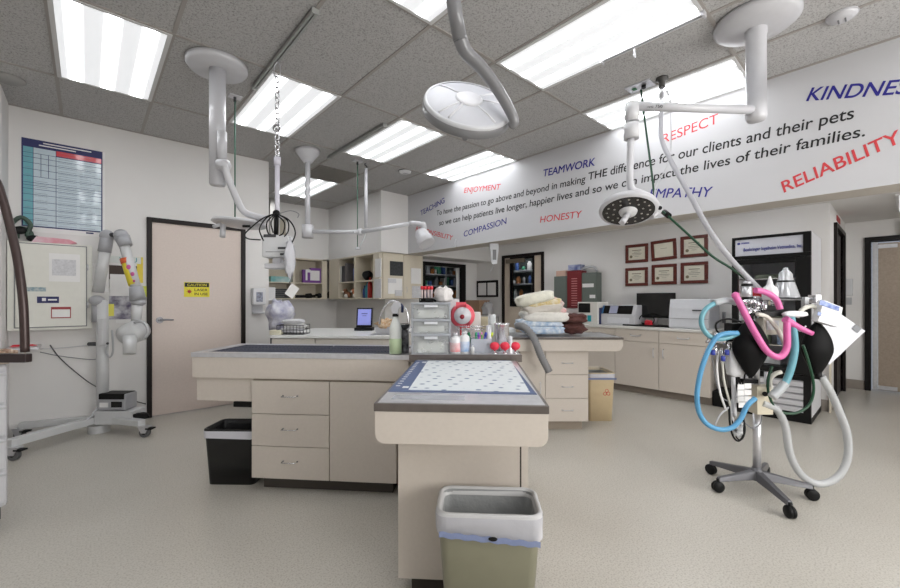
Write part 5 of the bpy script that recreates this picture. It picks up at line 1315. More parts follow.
o = MB().cb((0, 0, 0), 9*k, .004, 12*k, Matrix.Rotation(math.radians(35), 4, 'Y')).build('paper_tag', paper); o.location = a; o.rotation_euler = (0, 0, RZ); tag(o, 'white paper tag dangling crookedly below the pump box', 'tag')
o = MB().tube([D(290, 268, d-.11), D(292, 276, d-.11), D(289, 284, d-.1)], .003, 6, sm=3).build('tag_string', midg); tag(o, 'thin string between the clear bag and the paper tag', 'string')
# cone mounted lamp
c = gz(308, 148, CE); c = Vector((1.94, 4.68, CE)); d = dep(c); k = d/FPX
t = thing('examination_lamp', 'white lamp on a cone mount with a long horizontal arm', 'lamp', (c.x, c.y, CE), RZ)
MB().lathe([(.001, 0), (11.5*k, 0), (11.5*k, -.035), (4.2*k, -.15), (2.5*k, -.155), (.001, -.155)], n=30).build('cone_canopy', white, t)
zz = lambda y: CAMH+(300-y)*k-CE
MB().cyl((0, 0, -.14), (0, 0, zz(228)), 2.6*k, n=16).build('post', white, t)
MB().cyl((0, 0, zz(225)), (0, 0, zz(238)), 5.6*k, n=20).build('hub', white, t)
MB().tube([P(310, 231.5, d), P(345, 232, d-.06), P(360, 232, d-.1)], 2.1*k, 12).build('inner_arm', white, t)
MB().cyl(P(360, 229, d-.1), P(360, 235, d-.1), 2.6*k).cyl(P(353, 231.9, d-.12), P(355, 231.9, d-.12), 1.2*k).build('elbow', white, t)
MB().tube([P(361, 232, d-.1), P(385, 228, d-.16), P(411, 223.5, d-.24)], 2.1*k, 12).build('outer_arm', white, t)
MB().tube([P(410, 223.5, d-.24), P(419, 224, d-.25), P(424, 227, d-.25), P(423, 233, d-.25)], 2.6*k, 12, sm=3).ell(P(423, 225, d-.25), 3.2*k, 3.2*k, 3*k).build('neck', white, t)
a, b = P(420, 231, d-.25), P(427, 244, d-.32)
MB().tube([a, a.lerp(b, .25), a.lerp(b, .55), a.lerp(b, .6), b], [4.5*k, 6.6*k, 7*k, 7.8*k, 8*k], 22).build('lamp_head', white, t)
# dome lamp
d = 2.05; k = d/FPX
top = D(452, 0, d-.25); 
t = thing('dome_lamp', 'large translucent domed exam lamp on a curved grey arm', 'lamp', (top.x, top.y, CE), RZ)
MB().lathe([(.001, 0), (.12, 0), (.12, -.03), (.04, -.06), (.001, -.06)], n=28).build('ceiling_canopy', white, t)
arm = M('grey arm', (118, 118, 120), .32, coat=.3)
MB().tube([Vector((0, 0, -.03)), P(451, -20, d-.24), P(455, 12, d-.2), P(460, 40, d-.16)], 6.6*k, 16).build('drop_tube', arm, t)
MB().tube([P(460, 38, d-.16), P(466, 52, d-.13), P(480, 66, d-.1), P(494, 84, d-.07), P(507, 105, d-.04), P(514, 121, d-.02), P(511, 126, d)], [6.8*k, 7*k, 7*k, 6.8*k, 6.2*k, 5.6*k, 4.6*k], 16, sm=5).build('arm', arm, t)
hc = P(468, 105, d+.06)
Td = Matrix.Rotation(math.radians(14), 3, 'Y') @ Matrix.Rotation(math.radians(52), 3, 'X')
RD = 45.5*k
MB().lathe([(RD*.9, -.055), (RD, -.05), (RD*1.01, .0), (RD*.985, .012), (RD*.94, .012)], hc, 48, Td).build('rim', M('light grey rim', (190, 191, 194), .3, coat=.3), t)
MB().lathe([(RD*1.005, -.052), (RD*1.025, -.048), (RD*1.02, -.008), (RD*1.0, -.004)], hc, 48, Td).build('rim_band', arm, t)
MB().lathe([(.001, .034), (RD*.3, .032), (RD*.62, .026), (RD*.86, .016), (RD*.95, .008)], hc, 48, Td).build('dome_cover', M('frosted dome', (182, 183, 189), .4), t)
MB().lathe([(.001, .044), (RD*.26, .042), (RD*.31, .036), (RD*.31, .03)], hc, 32, Td).build('centre_boss', M('boss plastic', (212, 212, 216), .4), t)
for a in (-2.2, -1.9, 2.6, .3, .9, -.7):
    u_ = Td @ Vector((math.cos(a), math.sin(a), 0)); n_ = Td @ Vector((0, 0, 1))
    MB().tube([hc+u_*RD*.3+n_*.031, hc+u_*RD*.62+n_*.026, hc+u_*RD*.9+n_*.013], .006, 6).build('stiffening_rib', M('boss plastic', (212, 212, 216), .4), t)
MB().lathe([(RD*.97, -.05), (.001, -.075)], hc, 40, Td).build('lens', M('lens', (190, 196, 204), .2, alpha=.7), t)
MB().tube([hc+Td @ Vector((0, 0, -.07)), hc+Td @ Vector((0, 0, -.12)), P(465, 138, d+.05)], 3*k, 12).build('handle', midg, t)
# right LED lamp
c = gz(756, 24, CE-.03); d = dep(c); k = d/FPX
t = thing('surgical_lamp', 'white ceiling lamp with a round LED head before the certificates', 'lamp', (c.x, c.y, CE), RZ)
r = 36*k
MB().lathe([(.001, -.075), (r*.55, -.07), (r*.9, -.05), (r, -.03), (r, -.005), (.001, -.005)], n=44).build('ceiling_canopy', white, t)
MB().lathe([(9.4*k, -.06), (9.4*k, -.10), (8.7*k, -.11), (8.7*k, zz_:=CAMH+(300-100)*k-CE), (9*k, zz_), (9*k, CAMH+(300-118)*k-CE), (7*k, CAMH+(300-121)*k-CE), (.001, CAMH+(300-121)*k-CE)], n=28).build('post', white, t)
MB().tube([P(752, 110, d-.02), P(632, 106, d-.1)], 4.1*k, 16).build('horizontal_arm', white, t)
da = d-.1
MB().tube([P(632, 103, da), P(632, 122, da)], 6.2*k, 18).tube([P(631.5, 124, da), P(631.5, 139, da)], 6.8*k, 18).build('elbow', M('pale grey elbow', (200, 200, 203), .35, coat=.3), t)
a, b = P(668, 107.2, d-.075), P(648, 106.5, d-.09)
letters('arm_text', 'led 750', D(647, 108, d-.108), D(662, 108.3, d-.103), -CF, .018, dgrey, t, .0, 0, .006)
MB().tube([P(631, 139, da), P(630, 165, da), P(630, 182, da), P(633, 190, da), P(645, 195, da), (P(655, 203, da+.02)), P(658, 213, da+.03)], 3.3*k, 14, sm=5).build('drop_arm', white, t)
hc = P(628, 209.5, da); Td = Matrix.Rotation(math.radians(8), 3, 'Y') @ Matrix.Rotation(math.radians(-21), 3, 'X')
RD = 26.5*k
MB().lathe([(RD*.88, -.016), (RD*.98, -.012), (RD, .0), (RD*.97, .02), (RD*.6, .045), (.001, .05)], hc, 44, Td).build('lamp_head', white, t)
MB().lathe([(.001, -.0145), (RD*.90, -.0145)], hc, 40, Td).build('led_face', M('dark led face', (30, 28, 28), .25), t)
led = None
for rr, n in ((.72, 16), (.5, 10)):
    for i in range(n):
        a = 2*PI*i/n
        mb = MB().cyl(Vector((0, 0, -.0140)), Vector((0, 0, -.0165)), .006, n=8)
        if led is None: mb.build('led_lens', M('led lens', (170, 165, 158), .2), t); led = bpy.data.objects['led_lens']; o = led
        else: o = led.copy(); COL.objects.link(o)
        o.location = hc+Td @ Vector((RD*rr*math.cos(a), RD*rr*math.sin(a), 0)); o.rotation_euler = Td.to_euler()
MB().lathe([(.001, -.035), (RD*.28, -.03), (RD*.32, -.012)], hc, 24, Td).build('boss', whitem, t)
e = hc+Td @ Vector((0, 0, -.03)); MB().tube([e, e.lerp(P(622, 223, da-.05), .6), P(622, 223, da-.05)], 2.8*k, 14).build('handle', white, t)
MB().tube([P(657, 212, da+.03), P(651, 217, da+.01)], 3*k, 12).ell(P(657, 209, da+.03), 5*k, 5*k, 5*k).build('yoke', white, t)
MB().ell(P(660, 208, da+.0), 2*k, 2*k, 2*k).build('yoke_knob', black, t)
# hoses from ceiling plates
pl = gz(640, 86, CE); t = thing('gas_outlet_plate', 'steel ceiling plate with the green gas hose', 'plate', (pl.x, pl.y, CE), 0)
MB().box(-.07, .07, -.10, .10, -.008, 0).build('plate', steel, t); MB().cyl((0, -.03, -.03), (0, -.03, 0), .018).build('outlet', black, t); MB().box(-.02, .02, .03, .06, -.012, -.008).build('green_label', M('green label', (40, 110, 70), .5), t)
MD = 2.68
st = D(641, 90, dep(pl)-.02)
o = MB().tube([st, D(646, 130, 3.2), D(652, 175, 3.1), D(656, 204, 2.95), D(667, 215, 2.85), D(690, 236, 2.78), D(712, 256, 2.72), D(731, 268, 2.7), D(746, 279, MD)], .008, 10, sm=6).build('gas_hose', green)
tag(o, 'dark green hose running from the ceiling plate to the anaesthesia stand', 'hose')
o = MB().cyl(D(664, 212, 2.9), D(669, 216, 2.84), .02, n=12).build('hose_clip', black); tag(o, 'black clip on the green hose by the LED lamp head', 'clip')
pl = gz(662, 78, CE); t = thing('scavenger_outlet', 'ceiling outlet above the pale corrugated hose', 'outlet', (pl.x, pl.y, CE), 0)
MB().lathe([(.001, 0), (.045, 0), (.045, -.015), (.022, -.03), (.022, -.08), (.001, -.08)], n=20).build('spigot', M('dark spigot', (70, 68, 66), .5), t)
o = MB().tube([D(662, 86, dep(pl)), D(661, 120, 3.1), D(662, 140, 3.05), D(672, 163, 2.95), D(690, 195, 2.85), D(708, 228, 2.75), D(728, 256, 2.7), D(752, 282, MD-.02), D(762, 292, MD-.03)], [.016, .016, .010, .011, .012, .014, .015, .017, .018], 12, sm=6).build('scavenger_hose', M('pale corrugated hose', (188, 188, 194), .45, alpha=.7))
tag(o, 'pale translucent hose from the ceiling to the white bottle on the stand', 'hose')
o = MB().tube([D(664, 84, dep(pl)), D(668, 94, 3.1), D(670, 100, 3.1), D(671, 130, 3.1), D(669, 160, 3.05), D(655, 190, 3.0), D(658, 203, 2.95)], .004, 6, sm=5).build('drip_line', white); tag(o, 'thin white line looping beside the pale corrugated hose', 'line')
# ceiling discs, grille, small hooks
def cdisc(px, py, r, label, name, cat, m_, dark=None):
    c = gz(px, py, CE); t = thing(name, label, cat, (c.x, c.y, CE), 0)
    MB().lathe([(.001, -.035), (r*.6, -.033), (r*.92, -.02), (r, -.006), (r, 0), (.001, 0)], n=30).build('cover', m_, t)
    MB().ring((0, 0, -.008), r*.99, r*1.05, 0, .007, 30).build('base_ring', dark or m_, t)
    if name == 'smoke_detector': MB().box(-.02, .03, -.02, -.012, -.037, -.030).box(-.02, .03, .012, .02, -.037, -.030).build('sensor_slots', midg, t)
    return t
cdisc(842, 15, .075, 'round white smoke detector at top right', 'smoke_detector', 'detector', white)
cdisc(405, 171, .09, 'white round detector with a dark base over the alcove front', 'smoke_detector', 'detector', whitem, black)
cdisc(8, 78, .10, 'flat grey ceiling disc at the left edge', 'ceiling_speaker', 'speaker', M('disc grey', (150, 149, 147), .6))
t = thing('air_grille', 'grey metal air grille beside the small far light panel', 'grille', (G0+4.5*T, V0+T*1.5, CE))
mb = MB().box(-.29, .29, -.29, -.27, -.012, 0).box(-.29, .29, .27, .29, -.012, 0).box(-.29, -.27, -.27, .27, -.012, 0).box(.27, .29, -.27, .27, -.012, 0); mb.build('frame', M('grille metal', (140, 136, 130), .4, .5), t)
mb = MB()
for i in range(18): y = -.265+.0298*i; mb.box(-.27, .27, y, y+.016, -.010, -.002)
mb.build('slats', M('grille metal', (140, 136, 130), .4, .5), t)
# holder hanging below the beam
c = Vector(gu(494, 246, UB+.15)); d = dep(c); k = d/FPX
t = thing('hanging_holder', 'white holder with tubing hanging under the beam left of the glazed door', 'holder', (c.x, c.y, SB), RZ)
zz2 = lambda y: CAMH+(300-y)*k-SB
MB().box(-4.5*k, 4.5*k, -.03, .03, zz2(250), 0).prism([(-3.5*k, zz2(250)), (4.5*k, zz2(250)), (2.5*k, zz2(264)), (-2.5*k, zz2(264))], -.025, .025, 'y').build('holder', M('holder white', (206, 208, 212), .4), t, bev=.004)
MB().box(-1.5*k, 2*k, -.034, -.03, zz2(260), zz2(250)).build('holder_window', midg, t)
MB().tube([(0, 0, zz2(263)), (-2*k, 0, zz2(268)), (-4*k, 0, zz2(272))], .005, 6, sm=3).build('tubing', white, t)
a = gu(456, 245, UB)
o = MB().tube([(a.x, a.y, a.z+.08), (a.x-.02, a.y, a.z+.05), (a.x-.02, a.y, a.z-.02), (a.x-.035, a.y, a.z-.03)], .01, 8, sm=3).build('wall_hook', white); tag(o, 'small white hook on the beam right of RESPONSIBILITY', 'hook')
# ------------------------------------------------------------------ mobile x-ray stand
d = 3.88; k = d/FPX
q = D(103, 430, d)
xm = M('x-ray light grey enamel', (198, 199, 200), .38, coat=.2); xj = M('x-ray joint grey', (160, 161, 165), .4)
t = thing('mobile_xray', 'mobile x-ray stand with folded articulated arm before the laser door', 'x-ray machine', (q.x, q.y, 0), RZ)
PP = lambda x, y, dd=d: L3(x, y, dd, t)
MB().tube([PP(103, 431), PP(102, 300)], 4.9*k, 20).build('column', xm, t)
MB().cyl(PP(99.5, 436), PP(99.5, 424), 9*k, n=24).build('column_base', xm, t, bev=.004)
# legs
def bar(a, b, w_, h_, name, m_):
    a, b = Vector(a), Vector(b); dd = (b-a); L = dd.length; x = dd.normalized(); y = Vector((0, 0, 1)).cross(x).normalized(); z = x.cross(y)
    R4 = Matrix((x, y, z)).transposed().to_4x4(); return MB().box(0, L, -w_/2, w_/2, -h_/2, h_/2, Matrix.Translation(a) @ R4).build(name, m_, t, bev=.004)
def gzl(px, py, z): return (Matrix.Translation(t.location) @ t.rotation_euler.to_matrix().to_4x4()).inverted() @ gz(px, py, z)
w1, w2, w3 = gzl(145, 437, 0), gzl(14, 460, 0), gzl(20, 440, 0)
for wp, off, lb in ((w1, 1, 0), (w2, 1, 0), (w3, 1, 0)):
    pass
hub = PP(100, 428); hub.z = .13
l1 = Vector((w1.x-.03, w1.y, .13)); l2 = Vector((w2.x-.05, w2.y, .13)); l3 = Vector((w3.x-.0, w3.y, .13))
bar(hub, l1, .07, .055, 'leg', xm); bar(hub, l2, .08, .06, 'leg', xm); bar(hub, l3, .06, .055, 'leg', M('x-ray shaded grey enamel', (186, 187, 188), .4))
for wp in (w1, w2, w3):
    c_ = MB().cyl((wp.x, wp.y-.016, .045), (wp.x, wp.y+.016, .045), .045, n=24).build('caster', M('grey tyre', (96, 97, 98), .5), t)
    MB().cyl((wp.x, wp.y-.018, .045), (wp.x, wp.y+.018, .045), .02, n=14).build('caster_hub', black, c_)
    MB().prism([(wp.x-.05, .10), (wp.x+.05, .10), (wp.x+.02, .04), (wp.x-.02, .04)], wp.y-.026, wp.y-.020, 'y').prism([(wp.x-.05, .10), (wp.x+.05, .10), (wp.x+.02, .04), (wp.x-.02, .04)], wp.y+.020, wp.y+.026, 'y').box(wp.x-.05, wp.x+.05, wp.y-.026, wp.y+.026, .095, .105).build('caster_fork', steel, c_)
    MB().box(wp.x+.02, wp.x+.08, wp.y-.03, wp.y+.03, .075, .088).build('brake_pedal', black, c_, bev=.003)
# lower boxes
a = PP(102.5, 422); b = PP(139.5, 409)
MB().box(a.x, b.x, -.09, .08, a.z, b.z).build('shelf_box', xm, t, bev=.004)
a = PP(104, 408.5); b = PP(131, 392.5)
pb = MB().box(a.x, b.x, -.07, .08, a.z, b.z).build('power_supply', M('silver black casing', (176, 177, 182), .35, .4), t, bev=.012)
MB().box(a.x+.01, b.x-.01, -.075, .075, b.z-.05, b.z+.004).build('casing_top', black, pb, bev=.006); MB().box(a.x+.13, b.x-.03, -.075, -.07, a.z+.03, b.z-.07).build('display', screen, pb); MB().box(a.x+.02, a.x+.1, -.074, -.07, a.z+.03, b.z-.08).build('label', paper, pb)
MB().blob(PP(141, 416, d-.06), 14*k, .06, 6*k, 3, .25).build('cable_bundle', black, t)
# arm
MB().tube([PP(98.5, 322), PP(98.5, 303)], 5.4*k, 18).ell(PP(97, 300.5, d-.02), 6.8*k, 6*k, 5.2*k, 18).build('shoulder_joint', xj, t)
MB().tube([PP(98, 292, d-.02), PP(106.5, 243, d-.04)], 4.8*k, 18).build('lower_arm', xm, t)
MB().ell(PP(107, 236, d-.04), 6.2*k, 5.8*k, 6.2*k, 18).tube([PP(104.5, 252, d-.04), PP(107, 237, d-.04)], 5.4*k, 16).build('elbow_joint', xj, t)
MB().cyl(PP(111, 235, d-.05), PP(118, 235, d-.05), 2.2*k).build('elbow_pin', dgrey, t)
MB().ell(PP(121, 235.5, d-.06), 6.4*k, 5.8*k, 6.2*k, 18).tube([PP(122, 237, d-.06), PP(126, 246, d-.06)], [6.6*k, 5.6*k], 16).build('elbow_joint', xj, t)
MB().tube([PP(123, 241, d-.06), PP(136.5, 289, d-.08)], 4.3*k, 18).build('upper_arm', xm, t)
MB().tube([PP(127.6, 263, d-.066), PP(134.5, 285, d-.078)], 4.9*k, 18).build('yellow_wrap', M('yellow wrap', (226, 208, 62), .5), t)
for x_s, y_s, r_s in ((128.5, 267, 2.3), (132.5, 274, 2), (134, 281, 1.2)): MB().ell(PP(x_s, y_s, d-.118), r_s*k, .004, r_s*k).build('pink_spot', pink, t)
MB().tube([PP(126.3, 258.5, d-.066), PP(127.6, 263.5, d-.066)], 5.3*k, 18).build('orange_wrap', M('orange wrap', (222, 106, 62), .5), t)
MB().tube([PP(136, 287, d-.08), PP(138, 300, d-.08)], [5.6*k, 6.8*k], 18).ell(PP(138.5, 302, d-.08), 6.4*k, 6*k, 4.4*k, 18).build('wrist_joint', xj, t)
MB().tube([PP(137.5, 303, d-.08), PP(136, 322, d-.1)], [4.6*k, 4*k], 16).build('head_stem', xm, t)
# tube head
MB().lathe([(.001, -.11), (9*k, -.10), (10.5*k, -.04), (10.5*k, .05), (8*k, .1), (.001, .11)], PP(134, 332, d-.12), 26, Matrix.Rotation(math.radians(68), 3, 'Y')).build('tube_head', xm, t)
MB().tube([PP(130, 336, d-.2), PP(129.5, 354, d-.24)], [5.6*k, 5.0*k], 18).build('beam_cone', xm, t)
MB().tube([PP(139+9*math.cos(a), 331-9.5*math.sin(a), d-.2) for a in [-.9+.3*i for i in range(11)]], 1.3*k, 8).build('yoke_ring', grey, t)
# hand switch and cord on column
MB().box(*[f for f in ((PP(105, 345).x), (PP(110, 345).x), -.08, -.04, PP(105, 345).z, PP(105, 318).z)]).build('hand_switch', whitem, t, bev=.008)
MB().tube([PP(107, 345, d-.06), PP(106, 352, d-.06), PP(110, 357, d-.06), PP(113, 350, d-.06), PP(112, 330, d-.06)], .008, 8, sm=5).build('coiled_cord', grey, t)
MB().cyl(PP(89, 344), PP(96, 344), 2*k).cyl(PP(92, 343.5), PP(108, 343.5), 1.2*k).build('clamp_knob', dgrey, t)
tag(MB().tube([D(98, 407, d-.05), D(92, 415, d-.1), D(84, 421, d-.15), D(70, 424, d-.2), D(58, 426, d-.2)], .009, 8, sm=5).build('power_cord', white), 'white cord lying over the x-ray stand legs', 'cord')
a = L3(89, 264, d-.14, t); b = L3(109, 292, d-.14, t)
# foreground drawer cart and dark frame at the left edge
cd = 2.20; k = cd/FPX
q = D(7.5, 360, cd)
zt = CAMH-60*k
t = thing('drawer_cart', 'white rounded drawer cart cut by the left edge', 'cart', (q.x, q.y, 0), math.radians(7))
cw = .31; t.location = Vector((q.x, q.y, 0))-Vector((math.cos(math.radians(7)), math.sin(math.radians(7)), 0))*cw
MB().box(-cw, cw, 0, .42, .14, zt-.02).build('body', white, t, bev=.02)
MB().box(-cw-.005, cw+.006, -.01, .43, zt-.02, zt).build('top', M('cart top', (190, 176, 160), .5), t, bev=.004)
for i in range(4):
    z0 = .17+i*(zt-.22)/4; z1 = z0+(zt-.22)/4-.012
    dr = MB().box(-cw+.02, cw-.004, -.018, 0, z0, z1).build('drawer', white, t, bev=.008)
    MB().box(-cw*.9, cw*.99, -.026, -.018, z1-.02, z1-.008).build('handle', grey, dr, bev=.002)
for x, y in ((-cw+.06, .05), (cw-.04, .05), (-cw+.06, .37), (cw-.04, .37)):
    MB().cyl((x-.012, y, .04), (x+.012, y, .04), .04, n=20).box(x-.015, x+.015, y-.015, y+.015, .07, .145).build('caster', black, t)
q2 = D(5, 356, cd+.1); o = MB().blob((q2.x, q2.y, zt+.02), .09, .08, .05, 2, .4).build('cotton_scraps', M('brown scraps', (150, 104, 78), .8, rgb2=(214, 196, 176), scale=40)); tag(o, 'small brown scraps on top of the drawer cart', 'scraps')
fd = 2.12; k = fd/FPX
q = D(-20, 357, fd)
t = thing('dark_framed_shield', 'dark curved frame holding a clear pane on the drawer cart', 'shield', (q.x, q.y, zt), RZ)
F_ = lambda x, y: L3(x, y, fd, t)
pts = [F_(x, y) for x, y in ((-70, 150), (-30, 160), (-6, 178), (3, 200), (11, 230), (18, 262), (23, 300), (24.5, 330), (25, 352))]
MB().tube(smoothpath(pts, 5), .019, 12).build('curved_upright', M('dark bronze frame', (66, 52, 50), .3, .3), t)
MB().box(F_(-70, 350).x, F_(29, 350).x, -.018, .018, .0, .045).build('bottom_rail', M('dark bronze rail', (46, 34, 34), .35), t, bev=.004)
mb = MB(); sp_ = smoothpath(pts, 5); zlow = .04
V = [(p.x, p.y, p.z) for p in sp_]+[(sp_[-1].x, 0, zlow), (F_(-70, 350).x, 0, zlow)]
n = len(V); mb.add([(x, -.002, z) for x, y, z in V]+[(x, .002, z) for x, y, z in V], [tuple(range(n)), tuple(range(n, 2*n))[::-1]]+[(i, (i+1) % n, n+(i+1) % n, n+i) for i in range(n)])
mb.build('pane', glass, t)
MB().box(F_(-70, 350).x, F_(-64, 350).x, -.018, .018, .045, F_(0, 155).z).build('rear_upright', M('dark bronze rail', (46, 34, 34), .35), t)
# ------------------------------------------------------------------ anaesthesia stand
d = 2.66; k = d/FPX
hubw = gz(757, 479, .09)
t = thing('anesthesia_machine', 'anaesthesia stand on a five-star base with pink and blue tubes', 'medical stand', (hubw.x, hubw.y, 0), RZ)
d = dep(hubw); k = d/FPX
cast = [gzl(718, 494, 0) for _ in (0,)]
star = M('dark grey star base', (96, 96, 100), .35, .4, coat=.2)
hb = Vector((0, 0, .115))
MB().lathe([(.001, .09), (.045, .09), (.05, .11), (.035, .14), (.026, .17), (.001, .17)], n=24).build('base_hub', star, t)
def gl(px, py, z): return (Matrix.Translation(t.location) @ t.rotation_euler.to_matrix().to_4x4()).inverted() @ gz(px, py, z)
for px, py in ((718, 492), (790, 518), (812, 500), (711, 474), (766, 476)):
    e = gl(px, py, 0.0); e2 = Vector((e.x, e.y, .085)); dr = Vector((e.x, e.y, 0)); L = dr.length; x = dr.normalized(); y = Vector((-x.y, x.x, 0))
    mb = MB(); V = []
    for s_, w_, zt_, zb_ in ((.02, .034, .15, .095), (L*.5, .026, .125, .085), (L-.0, .02, .098, .072)):
        c_ = x*s_; V += [c_+y*w_+UPV*zb_, c_-y*w_+UPV*zb_, c_-y*w_*.6+UPV*zt_, c_+y*w_*.6+UPV*zt_]
    F = [(0, 1, 2, 3), (8, 11, 10, 9)]
    for i in (0, 4):
        for j in range(4): F.append((i+j, i+(j+1) % 4, i+4+(j+1) % 4, i+4+j))
    mb.add(V, F).build('base_leg', star, t, bev=.004)
    mb = MB()
    for s in (-1, 1):
        R3 = Matrix((x, y, UPV)).transposed() @ Matrix.Rotation(PI/2, 3, 'X')
        mb.lathe([(.001, 0), (.03, 0), (.036, .006), (.036, .018), (.03, .024), (.001, .024)], e2*0+Vector((e.x, e.y, .036))+y*(.003*s), 20, R3 if s > 0 else Matrix.Rotation(PI, 3, x) @ R3)
    mb.cyl((e.x, e.y, .05), (e.x, e.y, .09), .01)
    mb.build('caster', black, t)
P = lambda x, y, dd=None: L3(x, y, dd if dd else d, t)
Z_ = lambda y: CAMH+(300-y)*k
MB().cyl((0, 0, .15), (0, 0, Z_(412)), 3.6*k, n=24).build('lower_pole', steel, t)
MB().cyl((-.3*k, 0, Z_(412)), (-.3*k, 0, Z_(296)), 2.5*k, n=20).cyl(P(766, 400), P(766, 372), 1.6*k).build('upper_pole', steel, t)
a, b = P(755, 414, d-.05), P(771, 386, d-.05)
cl = MB().box(a.x, b.x, a.y-.02, a.y+.06, a.z, b.z).build('clamp_block', M('cream clamp', (196, 188, 168), .45), t, bev=.004)
MB().cyl(P(765, 394, d-.075), P(765, 394, d-.10), 2.3*k).build('clamp_knob', black, cl)
# horizontal rail with clamp
MB().tube([P(748, 299), P(816, 299)], 1.3*k, 10).box(P(812, 299).x, P(817, 299).x, -.03, .03, P(812, 303).z, P(812, 295).z).build('rail', steel, t)
MB().box(P(752, 316).x, P(783, 316).x, -.09, .06, P(752, 316).z, P(752, 311).z).build('instrument_shelf', black, t, bev=.003)
MB().box(P(755, 334).x, P(783, 334).x, -.07, .06, P(755, 334).z, P(755, 317).z).build('absorber_head', M('cream housing', (200, 196, 184), .4), t, bev=.006)
mb = MB()
mb.box(P(758, 330).x, P(770, 330).x, -.074, -.07, P(758, 329).z, P(758, 320).z); mb.build('gauge_label', paperg, t)
# chrome manifold
mb = MB()
for x0, y0, x1, y1, r, dd in ((742, 303, 762, 300, 3, -.05), (744, 308, 760, 313, 2.6, -.06), (756, 296, 756, 318, 3.4, -.04), (764, 300, 764, 314, 2.6, -.06), (748, 292, 748, 310, 2.2, -.02), (770, 303, 782, 303, 2.4, -.04), (745, 316, 752, 310, 2.2, -.08)):
    mb.tube([P(x0, y0, d+dd), P(x1, y1, d+dd)], r*k, 14)
mb.ell(P(757, 304, d-.07), 3.2*k, 3.2*k, 3.2*k).ell(P(750, 302, d-.08), 2.6*k, 2.6*k, 2.6*k)
mb.build('valve_manifold', chrome, t)
MB().tube([P(747, 301, d-.02), P(747, 286, d-.02)], 4.4*k, 18).tube([P(747, 284.5, d-.02), P(747, 281.5, d-.02)], 3.6*k, 16).build('vaporizer', steel, t)
MB().tube([P(747, 300, d-.02), P(747, 297, d-.02)], 4.7*k, 18).tube([P(747, 286, d-.02), P(747, 284, d-.02)], 4.7*k, 18).build('vaporizer_band', black, t)
# clear conical canister
c_ = P(785.5, 299, d-.0)
MB().lathe([(.001, 0), (12*k, 0), (11.5*k, 2*k), (7*k, 18*k), (6*k, 20*k), (5.6*k, 25*k), (3.4*k, 28*k), (2.2*k, 29*k), (2.2*k, 31*k), (.001, 31.5*k)], c_, 26).build('conical_canister', M('smoky clear plastic', (196, 198, 202), .12, .35, alpha=.88), t)
MB().lathe([(12.3*k, 0), (12.3*k, 1.6*k), (.001, 1.8*k)], c_, 26).lathe([(7.2*k, 15.5*k), (7.4*k, 17*k), (6.9*k, 18.5*k)], c_, 26).build('canister_band', black, t)
c_ = P(770, 300, d-.08)
MB().lathe([(.001, 0), (6.4*k, 0), (6.6*k, 8*k), (5.6*k, 12*k), (3*k, 14*k), (2.4*k, 16*k), (.8*k, 23*k), (.001, 23*k)], c_, 22).build('white_bottle', plast, t)
# breathing bags
def bagm_(cx, cy, wpx, hpx, dd, name, par=t):
    c = P(cx, cy, d+dd); pr = []
    for i in range(15):
        u = i/14; r = math.sin(PI*min(1, (u*.93+.07)))**.72*(1 if u > .45 else .55+.45*(u/.45)**.8); pr.append((max(.06, r)*wpx*k/2, (u-.5)*hpx*k))
    mb = MB().lathe([(.001, -hpx*k/2)]+pr+[(.001, hpx*k/2)], c, 28, Matrix.Diagonal((1, .62, 1)))
    mb.tube([c+Vector((0, 0, hpx*k/2-.01)), c+Vector((0, 0, hpx*k/2+.03))], 2.6*k, 14).tube([c+Vector((0, 0, -hpx*k/2-.012)), c+Vector((0, 0, -hpx*k/2+.012))], 1.9*k, 14)
    return mb.build(name, M('black bag rubber', (8, 8, 9), .6), par)
bagm_(750.5, 347, 33, 56, -.10, 'breathing_bag'); bagm_(817, 348, 29, 53, -.05, 'breathing_bag')
MB().tube([P(818, 372, d-.05), P(818, 379, d-.05)], 3*k, 14).build('bag_neck', black, t)
def hose(name, pts, r, m_, dd=0, ribs=None, sm=6):
    Q = [P(p[0], p[1], d+(p[2] if len(p) > 2 else dd)) for p in pts]
    if ribs: return MB().tube(smoothpath(Q, sm), r*k, 12, ribs=ribs).build(name, m_, t)
    return MB().tube(Q, r*k, 12, sm=sm).build(name, m_, t)
hose('pink_tube', [(735.5, 295.5), (741, 306), (748.5, 320.6), (754, 331), (760.7, 342.4), (766, 350), (772, 355), (779, 357), (784, 353.5), (787, 346), (787, 333), (787, 320.6)], 2.9, pink, -.19)
MB().ell(P(735.5, 295.5, d-.19), 3.3*k, 3.3*k, 3.3*k).build('pink_tube_end', pink, t)
hose('pink_tube', [(755.3, 290.2), (763, 291.5), (771.6, 295.5), (777, 301), (780, 309)], 2.7, pink, -.17)
hose('pink_tube', [(786, 319), (797, 327), (812.4, 334)], [2.9], pink, -.16) if False else MB().tube([P(785, 319, d-.16), P(797, 326.5, d-.16), P(812.4, 333.7, d-.17)], [3.4*k, 2.8*k, 2.2*k], 12, sm=4).build('pink_tube', pink, t)
hose('teal_tube', [(734, 302.5), (725, 301), (715.5, 303), (706, 309), (701.6, 318), (702.5, 327), (708, 335), (717, 339), (728, 337.5), (738, 333)], 2.3, teal, -.14)
hose('clear_sleeve', [(736, 302.5), (726, 300.5), (714, 303)], 3.0, clearh, -.14)
hose('blue_tube', [(738, 333), (726, 333.5), (717, 337), (709, 349), (702.5, 366), (699, 380), (697, 396), (699, 412), (707, 424), (720, 429.5), (732, 427.5), (740.5, 419), (747, 406), (755.5, 398)], 2.4, blue, -.16, .010)
hose('teal_tube', [(791, 317), (794, 335), (794.7, 350), (791, 368), (785, 383), (775, 393.5)], 3.1, teal, -.15)
